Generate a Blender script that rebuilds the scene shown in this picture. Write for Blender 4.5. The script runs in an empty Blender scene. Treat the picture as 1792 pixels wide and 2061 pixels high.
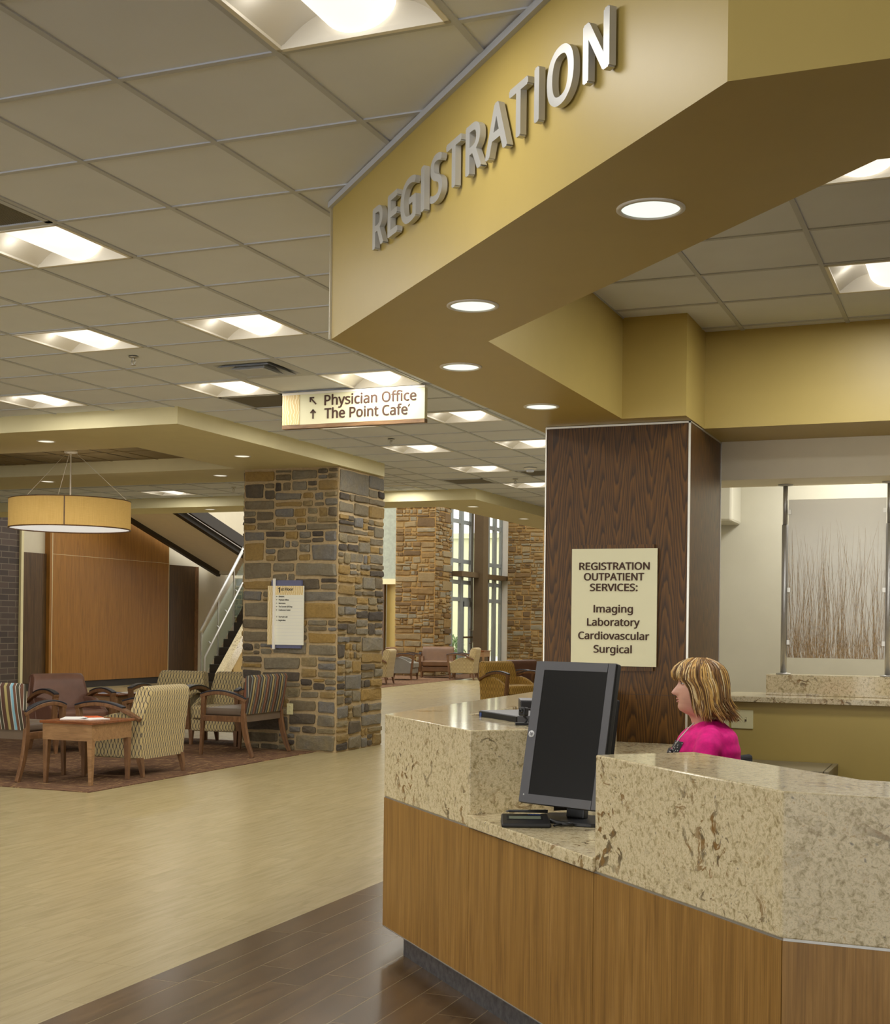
import bpy, bmesh, math, random
from mathutils import Vector, Matrix
PI = math.pi
sc = bpy.context.scene
COL = sc.collection

# ---------------------------------------------------------------- camera, world, lights, exposure
YAW, ROLL, CAMH = 0.388184, 0.0119376, 1.373
CZ = 3.1747            # lobby ceiling height
SZ = 2.589             # registration soffit underside
LZ = 3.035             # lounge soffit underside
T, GX, GY = 0.6096, -2.71371, 3.68737   # ceiling grid module and origin
r_ = Vector((math.cos(YAW), math.sin(YAW), 0)); f_ = Vector((-math.sin(YAW), math.cos(YAW), 0)); up_ = Vector((0, 0, 1))
cr = r_ * math.cos(ROLL) + up_ * math.sin(ROLL)
cu = up_ * math.cos(ROLL) - r_ * math.sin(ROLL)
cam = bpy.data.cameras.new('camera'); camo = bpy.data.objects.new('camera', cam); COL.objects.link(camo)
camo.matrix_world = Matrix(((cr.x, cu.x, -f_.x, 0), (cr.y, cu.y, -f_.y, 0), (cr.z, cu.z, -f_.z, CAMH), (0, 0, 0, 1)))
cam.sensor_fit = 'AUTO'; cam.sensor_width = 36.0; cam.lens = 2674.86 * 36 / 2061
cam.shift_y = (1257.03 - 1030.5) / 2061; cam.clip_start = 0.05; cam.clip_end = 300
sc.camera = camo
sc.view_settings.view_transform = 'Standard'; sc.view_settings.look = 'None'
sc.view_settings.gamma = 1.0; sc.view_settings.use_curve_mapping = False
sc.view_settings.exposure = 0.76
sc.cycles.use_denoising = True
sc.cycles.use_adaptive_sampling = True; sc.cycles.adaptive_threshold = 0.06
sc.cycles.max_bounces = 6; sc.cycles.diffuse_bounces = 4; sc.cycles.glossy_bounces = 3
sc.cycles.transmission_bounces = 6; sc.cycles.transparent_max_bounces = 12
sc.cycles.sample_clamp_indirect = 4.0; sc.cycles.caustics_reflective = False; sc.cycles.caustics_refractive = False
TROFFER_W, PAN_W, TROFFER_E, DOWN_W, DOWN_E = 5.1, 0.09, 0.58, 2.2, 0.54
WORLD = 2.0
w = bpy.data.worlds.new('world'); sc.world = w; w.use_nodes = True
bg = w.node_tree.nodes['Background']; bg.inputs[0].default_value = (1.0, 0.985, 0.95, 1); bg.inputs[1].default_value = WORLD

# ---------------------------------------------------------------- material helpers
def S(r, g, b):
    f = lambda c: (c / 12.92 if c <= .04045 else ((c + .055) / 1.055) ** 2.4)
    return (f(r / 255), f(g / 255), f(b / 255), 1)

class NT:
    def __init__(s, name):
        s.m = bpy.data.materials.new(name); s.m.use_nodes = True
        s.t = s.m.node_tree; s.b = s.t.nodes['Principled BSDF']
    def n(s, ty, **k):
        x = s.t.nodes.new(ty)
        for a, v in k.items(): setattr(x, a, v)
        return x
    def set(s, sock, v):
        if isinstance(v, bpy.types.NodeSocket): s.t.links.new(v, sock)
        else: sock.default_value = v
    def math(s, op, a, b=0.0, c=None):
        x = s.n('ShaderNodeMath', operation=op); s.set(x.inputs[0], a); s.set(x.inputs[1], b)
        if c is not None: s.set(x.inputs[2], c)
        return x.outputs[0]
    def co(s, kind='Object', scale=(1, 1, 1), rot=(0, 0, 0), loc=(0, 0, 0)):
        c = s.n('ShaderNodeTexCoord'); mp = s.n('ShaderNodeMapping')
        s.t.links.new(c.outputs[kind], mp.inputs[0])
        mp.inputs['Scale'].default_value = scale; mp.inputs['Rotation'].default_value = rot; mp.inputs['Location'].default_value = loc
        return mp.outputs[0]
    def noise(s, vec, scale, detail=4, rough=.55, dist=0.0):
        x = s.n('ShaderNodeTexNoise'); s.t.links.new(vec, x.inputs['Vector'])
        x.inputs['Scale'].default_value = scale; x.inputs['Detail'].default_value = detail
        x.inputs['Roughness'].default_value = rough; x.inputs['Distortion'].default_value = dist
        return x.outputs['Fac']
    def ramp(s, fac, stops, interp='LINEAR'):
        x = s.n('ShaderNodeValToRGB'); s.set(x.inputs[0], fac); e = x.color_ramp.elements; x.color_ramp.interpolation = interp
        while len(e) < len(stops): e.new(0.5)
        for el, (p, c) in zip(e, stops): el.position = p; el.color = c
        return x.outputs[0]
    def mix(s, fac, a, b, mode='MIX'):
        x = s.n('ShaderNodeMix', data_type='RGBA', blend_type=mode); s.set(x.inputs['Factor'], fac)
        s.set(x.inputs['A'], a); s.set(x.inputs['B'], b); return x.outputs['Result']
    def sep(s, vec):
        x = s.n('ShaderNodeSeparateXYZ'); s.t.links.new(vec, x.inputs[0]); return x.outputs
    def bump(s, h, strength=.2, dist=.01):
        x = s.n('ShaderNodeBump'); s.set(x.inputs['Height'], h); x.inputs['Strength'].default_value = strength; x.inputs['Distance'].default_value = dist
        s.t.links.new(x.outputs[0], s.b.inputs['Normal'])
    def base(s, c): s.set(s.b.inputs['Base Color'], c)
    def p(s, **k):
        for a, v in k.items(): s.b.inputs[a.replace('_', ' ')].default_value = v
        return s

MAT = {}
def plain(name, col, rough=.5, metal=0.0, spec=.5, var=.06, vscale=6, bump=0.0, bscale=200, coat=0.0):
    n = NT(name); c = n.co('Object')
    f = n.noise(c, vscale, 3)
    dark = tuple(x * (1 - var) for x in col[:3]) + (1,); light = tuple(min(1, x * (1 + var)) for x in col[:3]) + (1,)
    n.base(n.ramp(f, [(.3, dark), (.7, light)])); n.p(Roughness=rough, Metallic=metal, Specular_IOR_Level=spec, Coat_Weight=coat)
    if bump: n.bump(n.noise(c, bscale, 2), bump, .002)
    MAT[name] = n.m; return n.m
def emit(name, col, strength):
    n = NT(name); n.base(col); n.p(Roughness=.5); n.b.inputs['Emission Color'].default_value = col; n.b.inputs['Emission Strength'].default_value = strength
    MAT[name] = n.m; return n.m
def wood(name, cols, stretch=(14, 14, .9), scale=2.2, rough=.46, dist=1.2, fine=.35, coat=.0, kind='Object'):
    n = NT(name); c = n.co(kind, scale=stretch)
    a = n.noise(c, scale, 5, .6, dist); fgr = n.noise(n.co(kind, scale=tuple(v * 6 if v > 3 else v for v in stretch)), scale * 1.5, 3, .6)
    col = n.ramp(a, [(.28, cols[0]), (.5, cols[1]), (.72, cols[2])])
    g = n.ramp(fgr, [(.35, (1 - fine, 1 - fine, 1 - fine, 1)), (.6, (1, 1, 1, 1))])
    n.base(n.mix(1.0, col, g, 'MULTIPLY')); n.p(Roughness=rough, Coat_Weight=coat, Coat_Roughness=.25)
    MAT[name] = n.m; return n.m
def walnut(name):
    n = NT(name); c = n.co('Object', scale=(1, 1, .16))
    s = n.sep(n.co('Object'))
    # cathedral figure: contour lines of a field that repeats across the face in four leaves
    tri = n.math('MULTIPLY_ADD', n.math('COSINE', n.math('MULTIPLY', n.math('ADD', s[0], s[1]), PI / .1)), -.05, .05)
    nz = n.noise(c, 6, 3, .5, .4)
    fld = n.math('ADD', n.math('MULTIPLY', tri, 9.0), n.math('MULTIPLY', nz, .5))
    fld = n.math('ADD', fld, n.math('MULTIPLY', n.noise(n.co('Object', scale=(5, 5, .35)), 3, 4), .7))
    fld = n.math('ADD', fld, n.math('MULTIPLY', s[2], 1.1))
    rings = n.math('FRACT', n.math('MULTIPLY', fld, 5.5))
    col = n.ramp(rings, [(0, S(60, 39, 17)), (.45, S(96, 64, 24)), (.85, S(114, 77, 29)), (1, S(62, 42, 18))])
    streak = n.noise(n.co('Object', scale=(60, 60, 1.2)), 2.5, 4)
    col = n.mix(1.0, col, n.ramp(streak, [(.3, (.62, .6, .58, 1)), (.65, (1, 1, 1, 1))]), 'MULTIPLY')
    n.base(col); n.p(Roughness=.42, Specular_IOR_Level=.3); MAT[name] = n.m
def granite(name):
    n = NT(name); c = n.co('Object')
    d = n.n('ShaderNodeTexNoise'); n.t.links.new(c, d.inputs['Vector']); d.inputs['Scale'].default_value = 7; d.inputs['Detail'].default_value = 2
    wv = n.n('ShaderNodeVectorMath', operation='MULTIPLY_ADD'); n.t.links.new(d.outputs['Color'], wv.inputs[0]); wv.inputs[1].default_value = (.22, .22, .22); n.t.links.new(c, wv.inputs[2]); cw = wv.outputs[0]
    a = n.ramp(n.noise(c, 60, 6, .7, .6), [(.34, S(162, 144, 106)), (.45, S(206, 190, 150)), (.56, S(228, 214, 178)), (.68, S(196, 172, 126))])
    fine = n.ramp(n.noise(c, 190, 3, .7), [(.36, (.5, .47, .42, 1)), (.46, (1, 1, 1, 1))])
    a = n.mix(.42, a, fine, 'MULTIPLY')
    patch = n.ramp(n.noise(c, 3.2, 3), [(.47, (0, 0, 0, 1)), (.6, (1, 1, 1, 1))])
    vein = n.ramp(n.noise(cw, 16, 5, .62, .9), [(.562, (0, 0, 0, 1)), (.60, (1, 1, 1, 1))])
    vm = n.math('MULTIPLY', n.math('MULTIPLY', vein, n.math('MULTIPLY_ADD', patch, .8, .2)), .9)
    a = n.mix(vm, a, n.ramp(n.noise(c, 26, 2), [(.42, S(128, 88, 32)), (.58, S(92, 76, 54))]))
    v = n.n('ShaderNodeTexVoronoi'); v.inputs['Scale'].default_value = 38; n.t.links.new(cw, v.inputs['Vector'])
    fl = n.math('MULTIPLY', n.ramp(v.outputs['Distance'], [(.1, (1, 1, 1, 1)), (.2, (0, 0, 0, 1))]), n.ramp(n.sep(v.outputs['Color'])[0], [(.80, (0, 0, 0, 1)), (.82, (1, 1, 1, 1))]))
    a = n.mix(n.math('MULTIPLY', fl, .75), a, S(112, 104, 94))
    n.base(a); n.p(Roughness=.09, Specular_IOR_Level=.5); MAT[name] = n.m
def planks(name, cols, grout, width=.1485, length=.888, rough=.3, gw=.004, gvar=.16, spec=.5):
    n = NT(name); c = n.co('Object'); s = n.sep(c)
    u = n.math('DIVIDE', s[0], width); row = n.math('FLOOR', u)
    wn = n.n('ShaderNodeTexWhiteNoise', noise_dimensions='1D'); n.set(wn.inputs['W'], row)
    t = n.math('ADD', n.math('DIVIDE', s[1], length), n.math('MULTIPLY', wn.outputs['Value'], 1.0)); pid = n.math('FLOOR', t)
    wn2 = n.n('ShaderNodeTexWhiteNoise', noise_dimensions='2D'); cb = n.n('ShaderNodeCombineXYZ'); n.set(cb.inputs[0], row); n.set(cb.inputs[1], pid); n.t.links.new(cb.outputs[0], wn2.inputs['Vector'])
    fu = n.math('FRACT', u); ft = n.math('FRACT', t)
    m = n.math('MAXIMUM', n.math('LESS_THAN', fu, gw / width), n.math('LESS_THAN', ft, gw / length))
    cb2 = n.n('ShaderNodeCombineXYZ'); n.set(cb2.inputs[0], n.math('MULTIPLY', s[0], 22)); n.set(cb2.inputs[1], n.math('ADD', n.math('MULTIPLY', s[1], 2.2), n.math('MULTIPLY', wn2.outputs['Value'], 30)))
    g = n.noise(cb2.outputs[0], 1.3, 5, .6, .5)
    col = n.ramp(g, [(.25, cols[0]), (.5, cols[1]), (.75, cols[2])])
    k = n.ramp(wn2.outputs['Value'], [(0, (1 - gvar,) * 3 + (1,)), (1, (1, 1, 1, 1))])
    col = n.mix(1.0, col, k, 'MULTIPLY'); n.base(n.mix(m, col, grout)); n.p(Roughness=rough, Specular_IOR_Level=spec)
    n.bump(n.math('SUBTRACT', n.math('MULTIPLY', g, .15), m), .25, .003); MAT[name] = n.m
def chain_fabric(name, bgc, linec, fillc, p=.0185, q=.105):
    # interlocking vertical ovals
    n = NT(name); uv = n.sep(n.co('UV'))
    x = n.math('DIVIDE', uv[0], p); z = n.math('DIVIDE', uv[1], q)
    par = n.math('MODULO', n.math('FLOOR', x), 2.0)
    a = n.math('MULTIPLY', n.math('COSINE', n.math('MULTIPLY', n.math('ADD', z, n.math('MULTIPLY', n.math('ABSOLUTE', par), .0)), 2 * PI)), .40)
    pp = n.math('PINGPONG', x, 1.0)                     # 0..1..0
    d = n.math('ABSOLUTE', n.math('SUBTRACT', pp, n.math('ADD', a, .5)))
    line = n.math('LESS_THAN', d, .15)
    inner = n.math('LESS_THAN', pp, n.math('ADD', a, .5))
    col = n.mix(n.math('MULTIPLY', inner, .7), bgc, fillc); col = n.mix(line, col, linec)
    st = n.noise(n.co('UV', scale=(1, .1, 1)), 500, 2); col = n.mix(1.0, col, n.ramp(st, [(.3, (.8, .8, .8, 1)), (.7, (1, 1, 1, 1))]), 'MULTIPLY')
    n.base(col); n.p(Roughness=.85, Sheen_Weight=.1); MAT[name] = n.m
def stripe_fabric(name, stops, period):
    n = NT(name); uv = n.sep(n.co('UV')); f = n.math('FRACT', n.math('DIVIDE', uv[0], period))
    c = n.ramp(f, stops, 'CONSTANT'); w_ = n.noise(n.co('UV'), 700, 2)
    n.base(n.mix(1.0, c, n.ramp(w_, [(.3, (.82, .82, .82, 1)), (.7, (1, 1, 1, 1))]), 'MULTIPLY')); n.p(Roughness=.8); MAT[name] = n.m
def stone_mat(name, stops, tint=(1, 1, 1, 1)):
    n = NT(name); at = n.n('ShaderNodeAttribute', attribute_name='rnd'); c = n.co('Object')
    f = n.math('ADD', at.outputs['Fac'], n.math('MULTIPLY', n.math('SUBTRACT', n.noise(c, 9, 4), .5), .22))
    col = n.ramp(f, stops)
    v = n.ramp(n.noise(c, 34, 6, .7), [(.28, (.70, .69, .67, 1)), (.66, (1.0, 1.0, 1.0, 1))])
    col = n.mix(1.0, col, v, 'MULTIPLY'); col = n.mix(1.0, col, tint, 'MULTIPLY'); n.base(col); n.p(Roughness=.8, Specular_IOR_Level=.25)
    n.bump(n.noise(c, 40, 6, .7), .5, .012); MAT[name] = n.m

plain('gold_paint', S(188, 165, 92), .42, var=.02, bump=.05, bscale=260)
plain('cream_paint', S(222, 212, 168), .6, var=.02)
plain('beige_paint', S(205, 196, 172), .6, var=.02)
plain('office_paint', S(190, 186, 168), .6, var=.02)
plain('header_paint', S(236, 226, 198), .6, var=.02)
plain('ceiling_tile', S(224, 229, 242), .9, var=.03, vscale=2, bump=.12, bscale=420)
plain('tray_tile_shaded', S(142, 126, 90), .9, var=.04)  # lobby tile darkened to brown: the tray's dim light put into the colour
plain('ceiling_grid', S(192, 196, 206), .6, var=.01)
plain('white_metal', S(236, 232, 222), .45, var=.01)
plain('steel', S(190, 188, 182), .45, .75, var=.08)
plain('dark_steel', S(150, 150, 154), .42, .9, var=.25, vscale=40)
plain('alu', S(206, 202, 190), .35, .7, var=.02)
plain('black_plastic', S(30, 30, 32), .42, var=.1)
plain('black_matte', S(18, 18, 20), .6, var=.1)
plain('grey_plastic', S(92, 92, 96), .42, var=.04)
plain('screen', S(24, 24, 25), .22, var=.02)
plain('green_screen', S(40, 56, 52), .25, var=.05)
plain('lcd', S(120, 130, 112), .3, var=.04)
plain('arm_pad', S(38, 38, 44), .45, var=.08)
plain('leather_brown', S(112, 78, 62), .42, var=.1, vscale=8, bump=.06)
plain('leather_tan', S(112, 80, 50), .45, var=.1, vscale=8)
plain('vinyl_taupe', S(108, 92, 76), .5, var=.08)
plain('vinyl_grey', S(136, 132, 122), .5, var=.08)
plain('sign_cream', S(216, 211, 174), .4, var=.01)
plain('sign_white', S(232, 230, 212), .4, var=.01)
plain('sign_brown', S(66, 42, 27), .75, var=.05)
plain('sign_black', S(40, 36, 34), .5, var=.05)
plain('sign_blue', S(96, 98, 128), .5, var=.06, vscale=60)
plain('letter_metal', S(190, 190, 188), .36, .35, var=.03)
plain('ivory_plate', S(226, 218, 168), .4, var=.01)
plain('skin', S(226, 172, 148), .5, var=.05, vscale=14)
plain('lip', S(200, 134, 120), .45, var=.03)
plain('eye_white', S(232, 226, 220), .25, var=.01)
plain('iris', S(60, 52, 44), .25, var=.01)
plain('brow', S(120, 88, 56), .7, var=.05)
plain('knit_pink', S(236, 10, 136), .8, var=.14, vscale=40, bump=.35, bscale=420)
plain('trouser', S(36, 36, 42), .8, var=.08)
plain('hair_blonde', S(206, 164, 92), .42, var=.2, vscale=40)
plain('hair_light', S(236, 212, 160), .42, var=.2, vscale=40)
plain('hair_brown', S(140, 100, 52), .45, var=.25, vscale=40)
plain('hair_dark', S(104, 72, 38), .5, var=.25, vscale=40)
plain('paper_white', S(236, 234, 228), .5, var=.03)
plain('paper_orange', S(214, 96, 46), .45, var=.3, vscale=30)
plain('paper_blue', S(96, 112, 160), .45, var=.3, vscale=30)
plain('beige_metal', S(150, 138, 108), .45, var=.02)
plain('chair_mesh', S(44, 44, 48), .8, var=.1)
plain('window_frame', S(150, 156, 156), .4, .35, var=.04)
plain('bronze', S(92, 74, 48), .5, .2, var=.06)
plain('stair_soffit', S(240, 232, 214), .7, var=.02)
plain('stair_dark', S(44, 36, 28), .5, var=.1)
plain('tan_tile', S(196, 168, 112), .5, var=.06)
plain('ext_wall', S(186, 188, 150), .8, var=.03)
plain('ext_ground', S(196, 192, 180), .9, var=.06)
plain('leaf', S(92, 130, 62), .7, var=.4, vscale=30)
plain('mortar', S(176, 154, 116), .95, var=.12, vscale=40, bump=.4, bscale=120)
plain('mortar_warm', S(176, 140, 84), .95, var=.12, vscale=40, bump=.4, bscale=120)
plain('grille', S(120, 114, 102), .6, var=.05)
plain('vent_dark', S(62, 58, 50), .8, var=.05)
plain('green_panel', S(150, 156, 140), .35, var=.12, vscale=9)
plain('carpet_edge', S(90, 70, 50), .9)
plain('logo_white', S(220, 222, 224), .4, var=.01)
plain('sticker_blue', S(60, 84, 150), .4, var=.1)
plain('reed', S(166, 138, 98), .8, var=.25, vscale=60)
emit('lamp_diffuser', (1.0, .955, .87, 1), TROFFER_E)
emit('down_lens', (.90, 1.0, .93, 1), DOWN_E)
emit('down_lens_warm', (1.0, .96, .82, 1), DOWN_E)
emit('drum_bottom', (1.0, .98, .92, 1), .36)
wood('cherry_panel', (S(136, 98, 46), S(160, 118, 56), S(176, 133, 70)), stretch=(9, 9, .7), scale=2.4, fine=.28, rough=.46)
wood('orange_panel', (S(134, 90, 34), S(156, 107, 42), S(168, 118, 50)), stretch=(9, 9, .6), scale=2.2, fine=.22)
wood('dark_panel', (S(64, 46, 28), S(86, 63, 38), S(102, 76, 46)), stretch=(9, 9, .6), scale=2.2, fine=.25)
wood('maple', (S(132, 98, 62), S(156, 118, 78), S(172, 134, 92)), stretch=(2, 9, 9), scale=2.2, fine=.2)
wood('chair_wood', (S(96, 66, 40), S(122, 86, 54), S(138, 100, 66)), stretch=(6, 6, 2), scale=3, fine=.2)
wood('sign_wood', (S(96, 68, 40), S(128, 96, 60), S(146, 112, 74)), stretch=(1.5, 9, 9), scale=3, fine=.25)
wood('table_top', (S(104, 58, 32), S(132, 78, 44), S(146, 90, 54)), stretch=(2, 9, 9), scale=2.2, fine=.2, rough=.22)
walnut('walnut'); granite('granite')
planks('tan_floor', (S(150, 135, 96), S(163, 148, 108), S(171, 157, 118)), S(144, 128, 90), rough=.27, gw=.003, gvar=.07)
planks('dark_floor', (S(66, 50, 30), S(90, 68, 42), S(110, 86, 56)), S(124, 108, 82), rough=.22, gw=.004, gvar=.22)
chain_fabric('chain_fabric', S(198, 178, 128), S(66, 64, 66), S(206, 184, 128))
chain_fabric('chain_gold', S(190, 150, 66), S(96, 72, 26), S(206, 164, 78))
chain_fabric('chain_pale', S(186, 166, 120), S(140, 118, 76), S(196, 176, 128))
stripe_fabric('stripe_fabric', [(0, S(84, 56, 40)), (.13, S(196, 176, 140)), (.15, S(120, 72, 50)), (.30, S(84, 86, 82)), (.42, S(186, 176, 150)), (.44, S(70, 56, 44)), (.55, S(166, 148, 96)), (.70, S(66, 60, 52)), (.84, S(120, 126, 118)), (.92, S(64, 52, 44))], .19)
stripe_fabric('stripe_blue', [(0, S(84, 54, 40)), (.13, S(206, 196, 176)), (.16, S(70, 66, 50)), (.30, S(206, 206, 196)), (.33, S(110, 74, 54)), (.47, S(132, 178, 196)), (.60, S(200, 204, 196)), (.63, S(90, 66, 50)), (.80, S(170, 156, 100)), (.93, S(84, 62, 46))], .2)
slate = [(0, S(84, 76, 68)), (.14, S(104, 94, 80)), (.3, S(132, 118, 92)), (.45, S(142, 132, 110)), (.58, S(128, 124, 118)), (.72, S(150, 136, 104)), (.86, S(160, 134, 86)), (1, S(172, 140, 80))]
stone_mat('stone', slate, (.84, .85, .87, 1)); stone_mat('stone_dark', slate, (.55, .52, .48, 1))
warm = [(0, S(112, 90, 64)), (.2, S(140, 112, 74)), (.4, S(160, 138, 100)), (.6, S(150, 142, 122)), (.8, S(172, 142, 92)), (1, S(130, 100, 62))]
stone_mat('stone_warm', warm, (.86, .87, .86, 1))
def special():
    n = NT('carpet'); c = n.co('Object'); s = n.sep(c)
    chk = n.n('ShaderNodeTexChecker'); n.t.links.new(c, chk.inputs['Vector']); chk.inputs['Scale'].default_value = 1 / .61
    a = n.noise(n.co('Object', scale=(1, 11, 1)), 5, 5, .65, .3); b = n.noise(n.co('Object', scale=(11, 1, 1)), 5, 5, .65, .3)
    f = n.n('ShaderNodeMix'); n.set(f.inputs[0], chk.outputs['Fac']); n.set(f.inputs[2], a); n.set(f.inputs[3], b)
    col = n.ramp(f.outputs[0], [(.3, S(62, 44, 34)), (.44, S(112, 84, 64)), (.52, S(84, 60, 48)), (.62, S(164, 132, 92)), (.74, S(110, 84, 66))])
    n.base(col); n.p(Roughness=.95, Specular_IOR_Level=.1); n.bump(n.noise(c, 300, 2), .4, .004); MAT['carpet'] = n.m
    n = NT('brick'); uv = n.co('UV'); bt = n.n('ShaderNodeTexBrick'); n.t.links.new(uv, bt.inputs['Vector'])
    bt.inputs['Scale'].default_value = 1.0; bt.inputs['Brick Width'].default_value = .40; bt.inputs['Row Height'].default_value = .115; bt.inputs['Mortar Size'].default_value = .008
    bt.inputs['Color1'].default_value = S(66, 56, 52); bt.inputs['Color2'].default_value = S(88, 74, 66); bt.inputs['Mortar'].default_value = S(112, 102, 88)
    n.base(bt.outputs['Color']); n.p(Roughness=.8); MAT['brick'] = n.m
    n = NT('drum_shade'); c = n.co('Object'); wv = n.noise(n.co('Object', scale=(1, 1, 40)), 18, 2); w2 = n.noise(n.co('Object', scale=(40, 40, 1)), 6, 2)
    col = n.mix(.5, n.ramp(wv, [(.3, S(196, 158, 84)), (.7, S(222, 188, 118))]), n.ramp(w2, [(.3, S(200, 160, 86)), (.7, S(224, 190, 120))]))
    n.base(col); n.p(Roughness=.8); n.b.inputs['Emission Color'].default_value = S(230, 184, 100); n.b.inputs['Emission Strength'].default_value = .16; MAT['drum_shade'] = n.m
    n = NT('resin_panel'); n.base(S(232, 228, 218)); n.p(Roughness=.35, Alpha=.55); MAT['resin_panel'] = n.m
    n = NT('rail_glass'); n.base(S(150, 170, 150)); n.p(Roughness=.05, Alpha=.22); MAT['rail_glass'] = n.m
    n = NT('window_glass'); n.base(S(220, 235, 235)); n.p(Roughness=.02, Alpha=.08); MAT['window_glass'] = n.m
    n = NT('sign_pattern'); c = n.co('Object'); v = n.n('ShaderNodeTexWave'); n.t.links.new(c, v.inputs['Vector']); v.inputs['Scale'].default_value = 14; v.inputs['Distortion'].default_value = 9; v.inputs['Detail'].default_value = 2; v.inputs['Detail Scale'].default_value = .9
    n.base(n.ramp(v.outputs['Fac'], [(.3, S(216, 190, 130)), (.86, S(222, 198, 142)), (.95, S(240, 228, 190))])); n.p(Roughness=.4); MAT['sign_pattern'] = n.m
    n = NT('blouse'); v = n.n('ShaderNodeTexVoronoi'); n.t.links.new(n.co('Object'), v.inputs['Vector']); v.inputs['Scale'].default_value = 70
    n.base(n.ramp(v.outputs['Distance'], [(.25, S(230, 228, 226)), (.32, S(26, 26, 34))])); n.p(Roughness=.7); MAT['blouse'] = n.m
special()

# ---------------------------------------------------------------- mesh helpers
class MB:
    def __init__(s): s.v = []; s.f = []; s.mi = []; s.sm = []; s.r = []; s.cur = 0; s.rv = 0.0
    def add(s, vs, fs, smooth=False):
        o = len(s.v); s.v += [tuple(x) for x in vs]
        for f in fs: s.f.append([i + o for i in f]); s.mi.append(s.cur); s.sm.append(smooth); s.r.append(s.rv)
        return s
    def box(s, a, b):
        (x0, y0, z0), (x1, y1, z1) = a, b
        return s.add([(x0, y0, z0), (x1, y0, z0), (x1, y1, z0), (x0, y1, z0), (x0, y0, z1), (x1, y0, z1), (x1, y1, z1), (x0, y1, z1)],
                     [(3, 2, 1, 0), (4, 5, 6, 7), (0, 1, 5, 4), (1, 2, 6, 5), (2, 3, 7, 6), (3, 0, 4, 7)])
    def obox(s, c, ax, h):  # centre, three axes, half sizes
        c = Vector(c); A = [Vector(a).normalized() * k for a, k in zip(ax, h)]
        P = [c + A[0] * i + A[1] * j + A[2] * k for k in (-1, 1) for i, j in ((-1, -1), (1, -1), (1, 1), (-1, 1))]
        return s.add(P, [(3, 2, 1, 0), (4, 5, 6, 7), (0, 1, 5, 4), (1, 2, 6, 5), (2, 3, 7, 6), (3, 0, 4, 7)])
    def prism(s, poly, z0, z1, cap=True):
        n = len(poly); area = sum(poly[i][0] * poly[(i + 1) % n][1] - poly[(i + 1) % n][0] * poly[i][1] for i in range(n))
        if area < 0: poly = poly[::-1]
        V = [(x, y, z0) for x, y in poly] + [(x, y, z1) for x, y in poly]
        F = [(i, (i + 1) % n, n + (i + 1) % n, n + i) for i in range(n)]
        if cap: F += [tuple(range(n))[::-1], tuple(range(n, 2 * n))]
        return s.add(V, F)
    def extrude(s, poly, o, t, u, n, d):  # poly in (t,u) plane at o, pushed d along n
        o, t, u, n = Vector(o), Vector(t), Vector(u), Vector(n); k = len(poly)
        V = [o + t * a + u * b for a, b in poly] + [o + t * a + u * b + n * d for a, b in poly]
        flip = (sum(poly[i][0] * poly[(i + 1) % k][1] - poly[(i + 1) % k][0] * poly[i][1] for i in range(k)) * t.cross(u).dot(n) * (1 if d > 0 else -1)) < 0
        F = [(i, (i + 1) % k, k + (i + 1) % k, k + i) for i in range(k)] + [tuple(range(k))[::-1], tuple(range(k, 2 * k))]
        if flip: F = [f[::-1] for f in F]
        return s.add(V, F)
    def loft(s, rings, cap=True, smooth=True, closed=True):
        k = len(rings[0]); V = [p for r in rings for p in r]; F = []
        for i in range(len(rings) - 1):
            for j in range(k if closed else k - 1):
                F.append((i * k + j, i * k + (j + 1) % k, (i + 1) * k + (j + 1) % k, (i + 1) * k + j))
        s.add(V, F, smooth)
        if cap:
            o = len(s.v) - len(V); m = len(rings) - 1
            s.f.append([o + j for j in range(k)][::-1]); s.f.append([o + m * k + j for j in range(k)])
            for _ in (0, 1): s.mi.append(s.cur); s.sm.append(False); s.r.append(s.rv)
        return s
    def tube(s, pts, r, k=8, cap=True):
        P = [Vector(p) for p in pts]; R = r if isinstance(r, (list, tuple)) else [r] * len(P); rings = []; prev = None
        for i, p in enumerate(P):
            t = (P[min(i + 1, len(P) - 1)] - P[max(i - 1, 0)]).normalized()
            if prev is None: a = t.orthogonal().normalized()
            else: a = (prev - t * prev.dot(t)).normalized()
            prev = a; b = t.cross(a)
            rings.append([p + (a * math.cos(2 * PI * j / k) + b * math.sin(2 * PI * j / k)) * R[i] for j in range(k)])
        return s.loft(rings, cap)
    def sweep(s, pts, w, h, side=(1, 0, 0), smooth=False):  # rectangular bar along a path; w across side, h across the other
        P = [Vector(p) for p in pts]; sd = Vector(side).normalized(); rings = []
        W = w if isinstance(w, (list, tuple)) else [w] * len(P); Hh = h if isinstance(h, (list, tuple)) else [h] * len(P)
        for i, p in enumerate(P):
            t = (P[min(i + 1, len(P) - 1)] - P[max(i - 1, 0)]).normalized(); n = t.cross(sd).normalized()
            rings.append([p + sd * a * W[i] / 2 + n * b * Hh[i] / 2 for a, b in ((-1, -1), (1, -1), (1, 1), (-1, 1))])
        return s.loft(rings, True, smooth)
    def lathe(s, prof, c=(0, 0, 0), k=32, ax='z', cap=True):
        rings = []
        for r, z in prof:
            rings.append([(c[0] + r * math.cos(2 * PI * j / k), c[1] + r * math.sin(2 * PI * j / k), c[2] + z) for j in range(k)])
        return s.loft(rings, cap)
    def sphere(s, c, r, k=12, m=8, sc=(1, 1, 1)):
        return s.lathe([(r * math.sin(PI * i / m) + 1e-5, -r * math.cos(PI * i / m)) for i in range(m + 1)], (0, 0, 0), k).shift(c, sc, (m + 1) * k)
    def shift(s, c, sc, n):
        for i in range(len(s.v) - n, len(s.v)): x = s.v[i]; s.v[i] = (x[0] * sc[0] + c[0], x[1] * sc[1] + c[1], x[2] * sc[2] + c[2])
        return s
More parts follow.
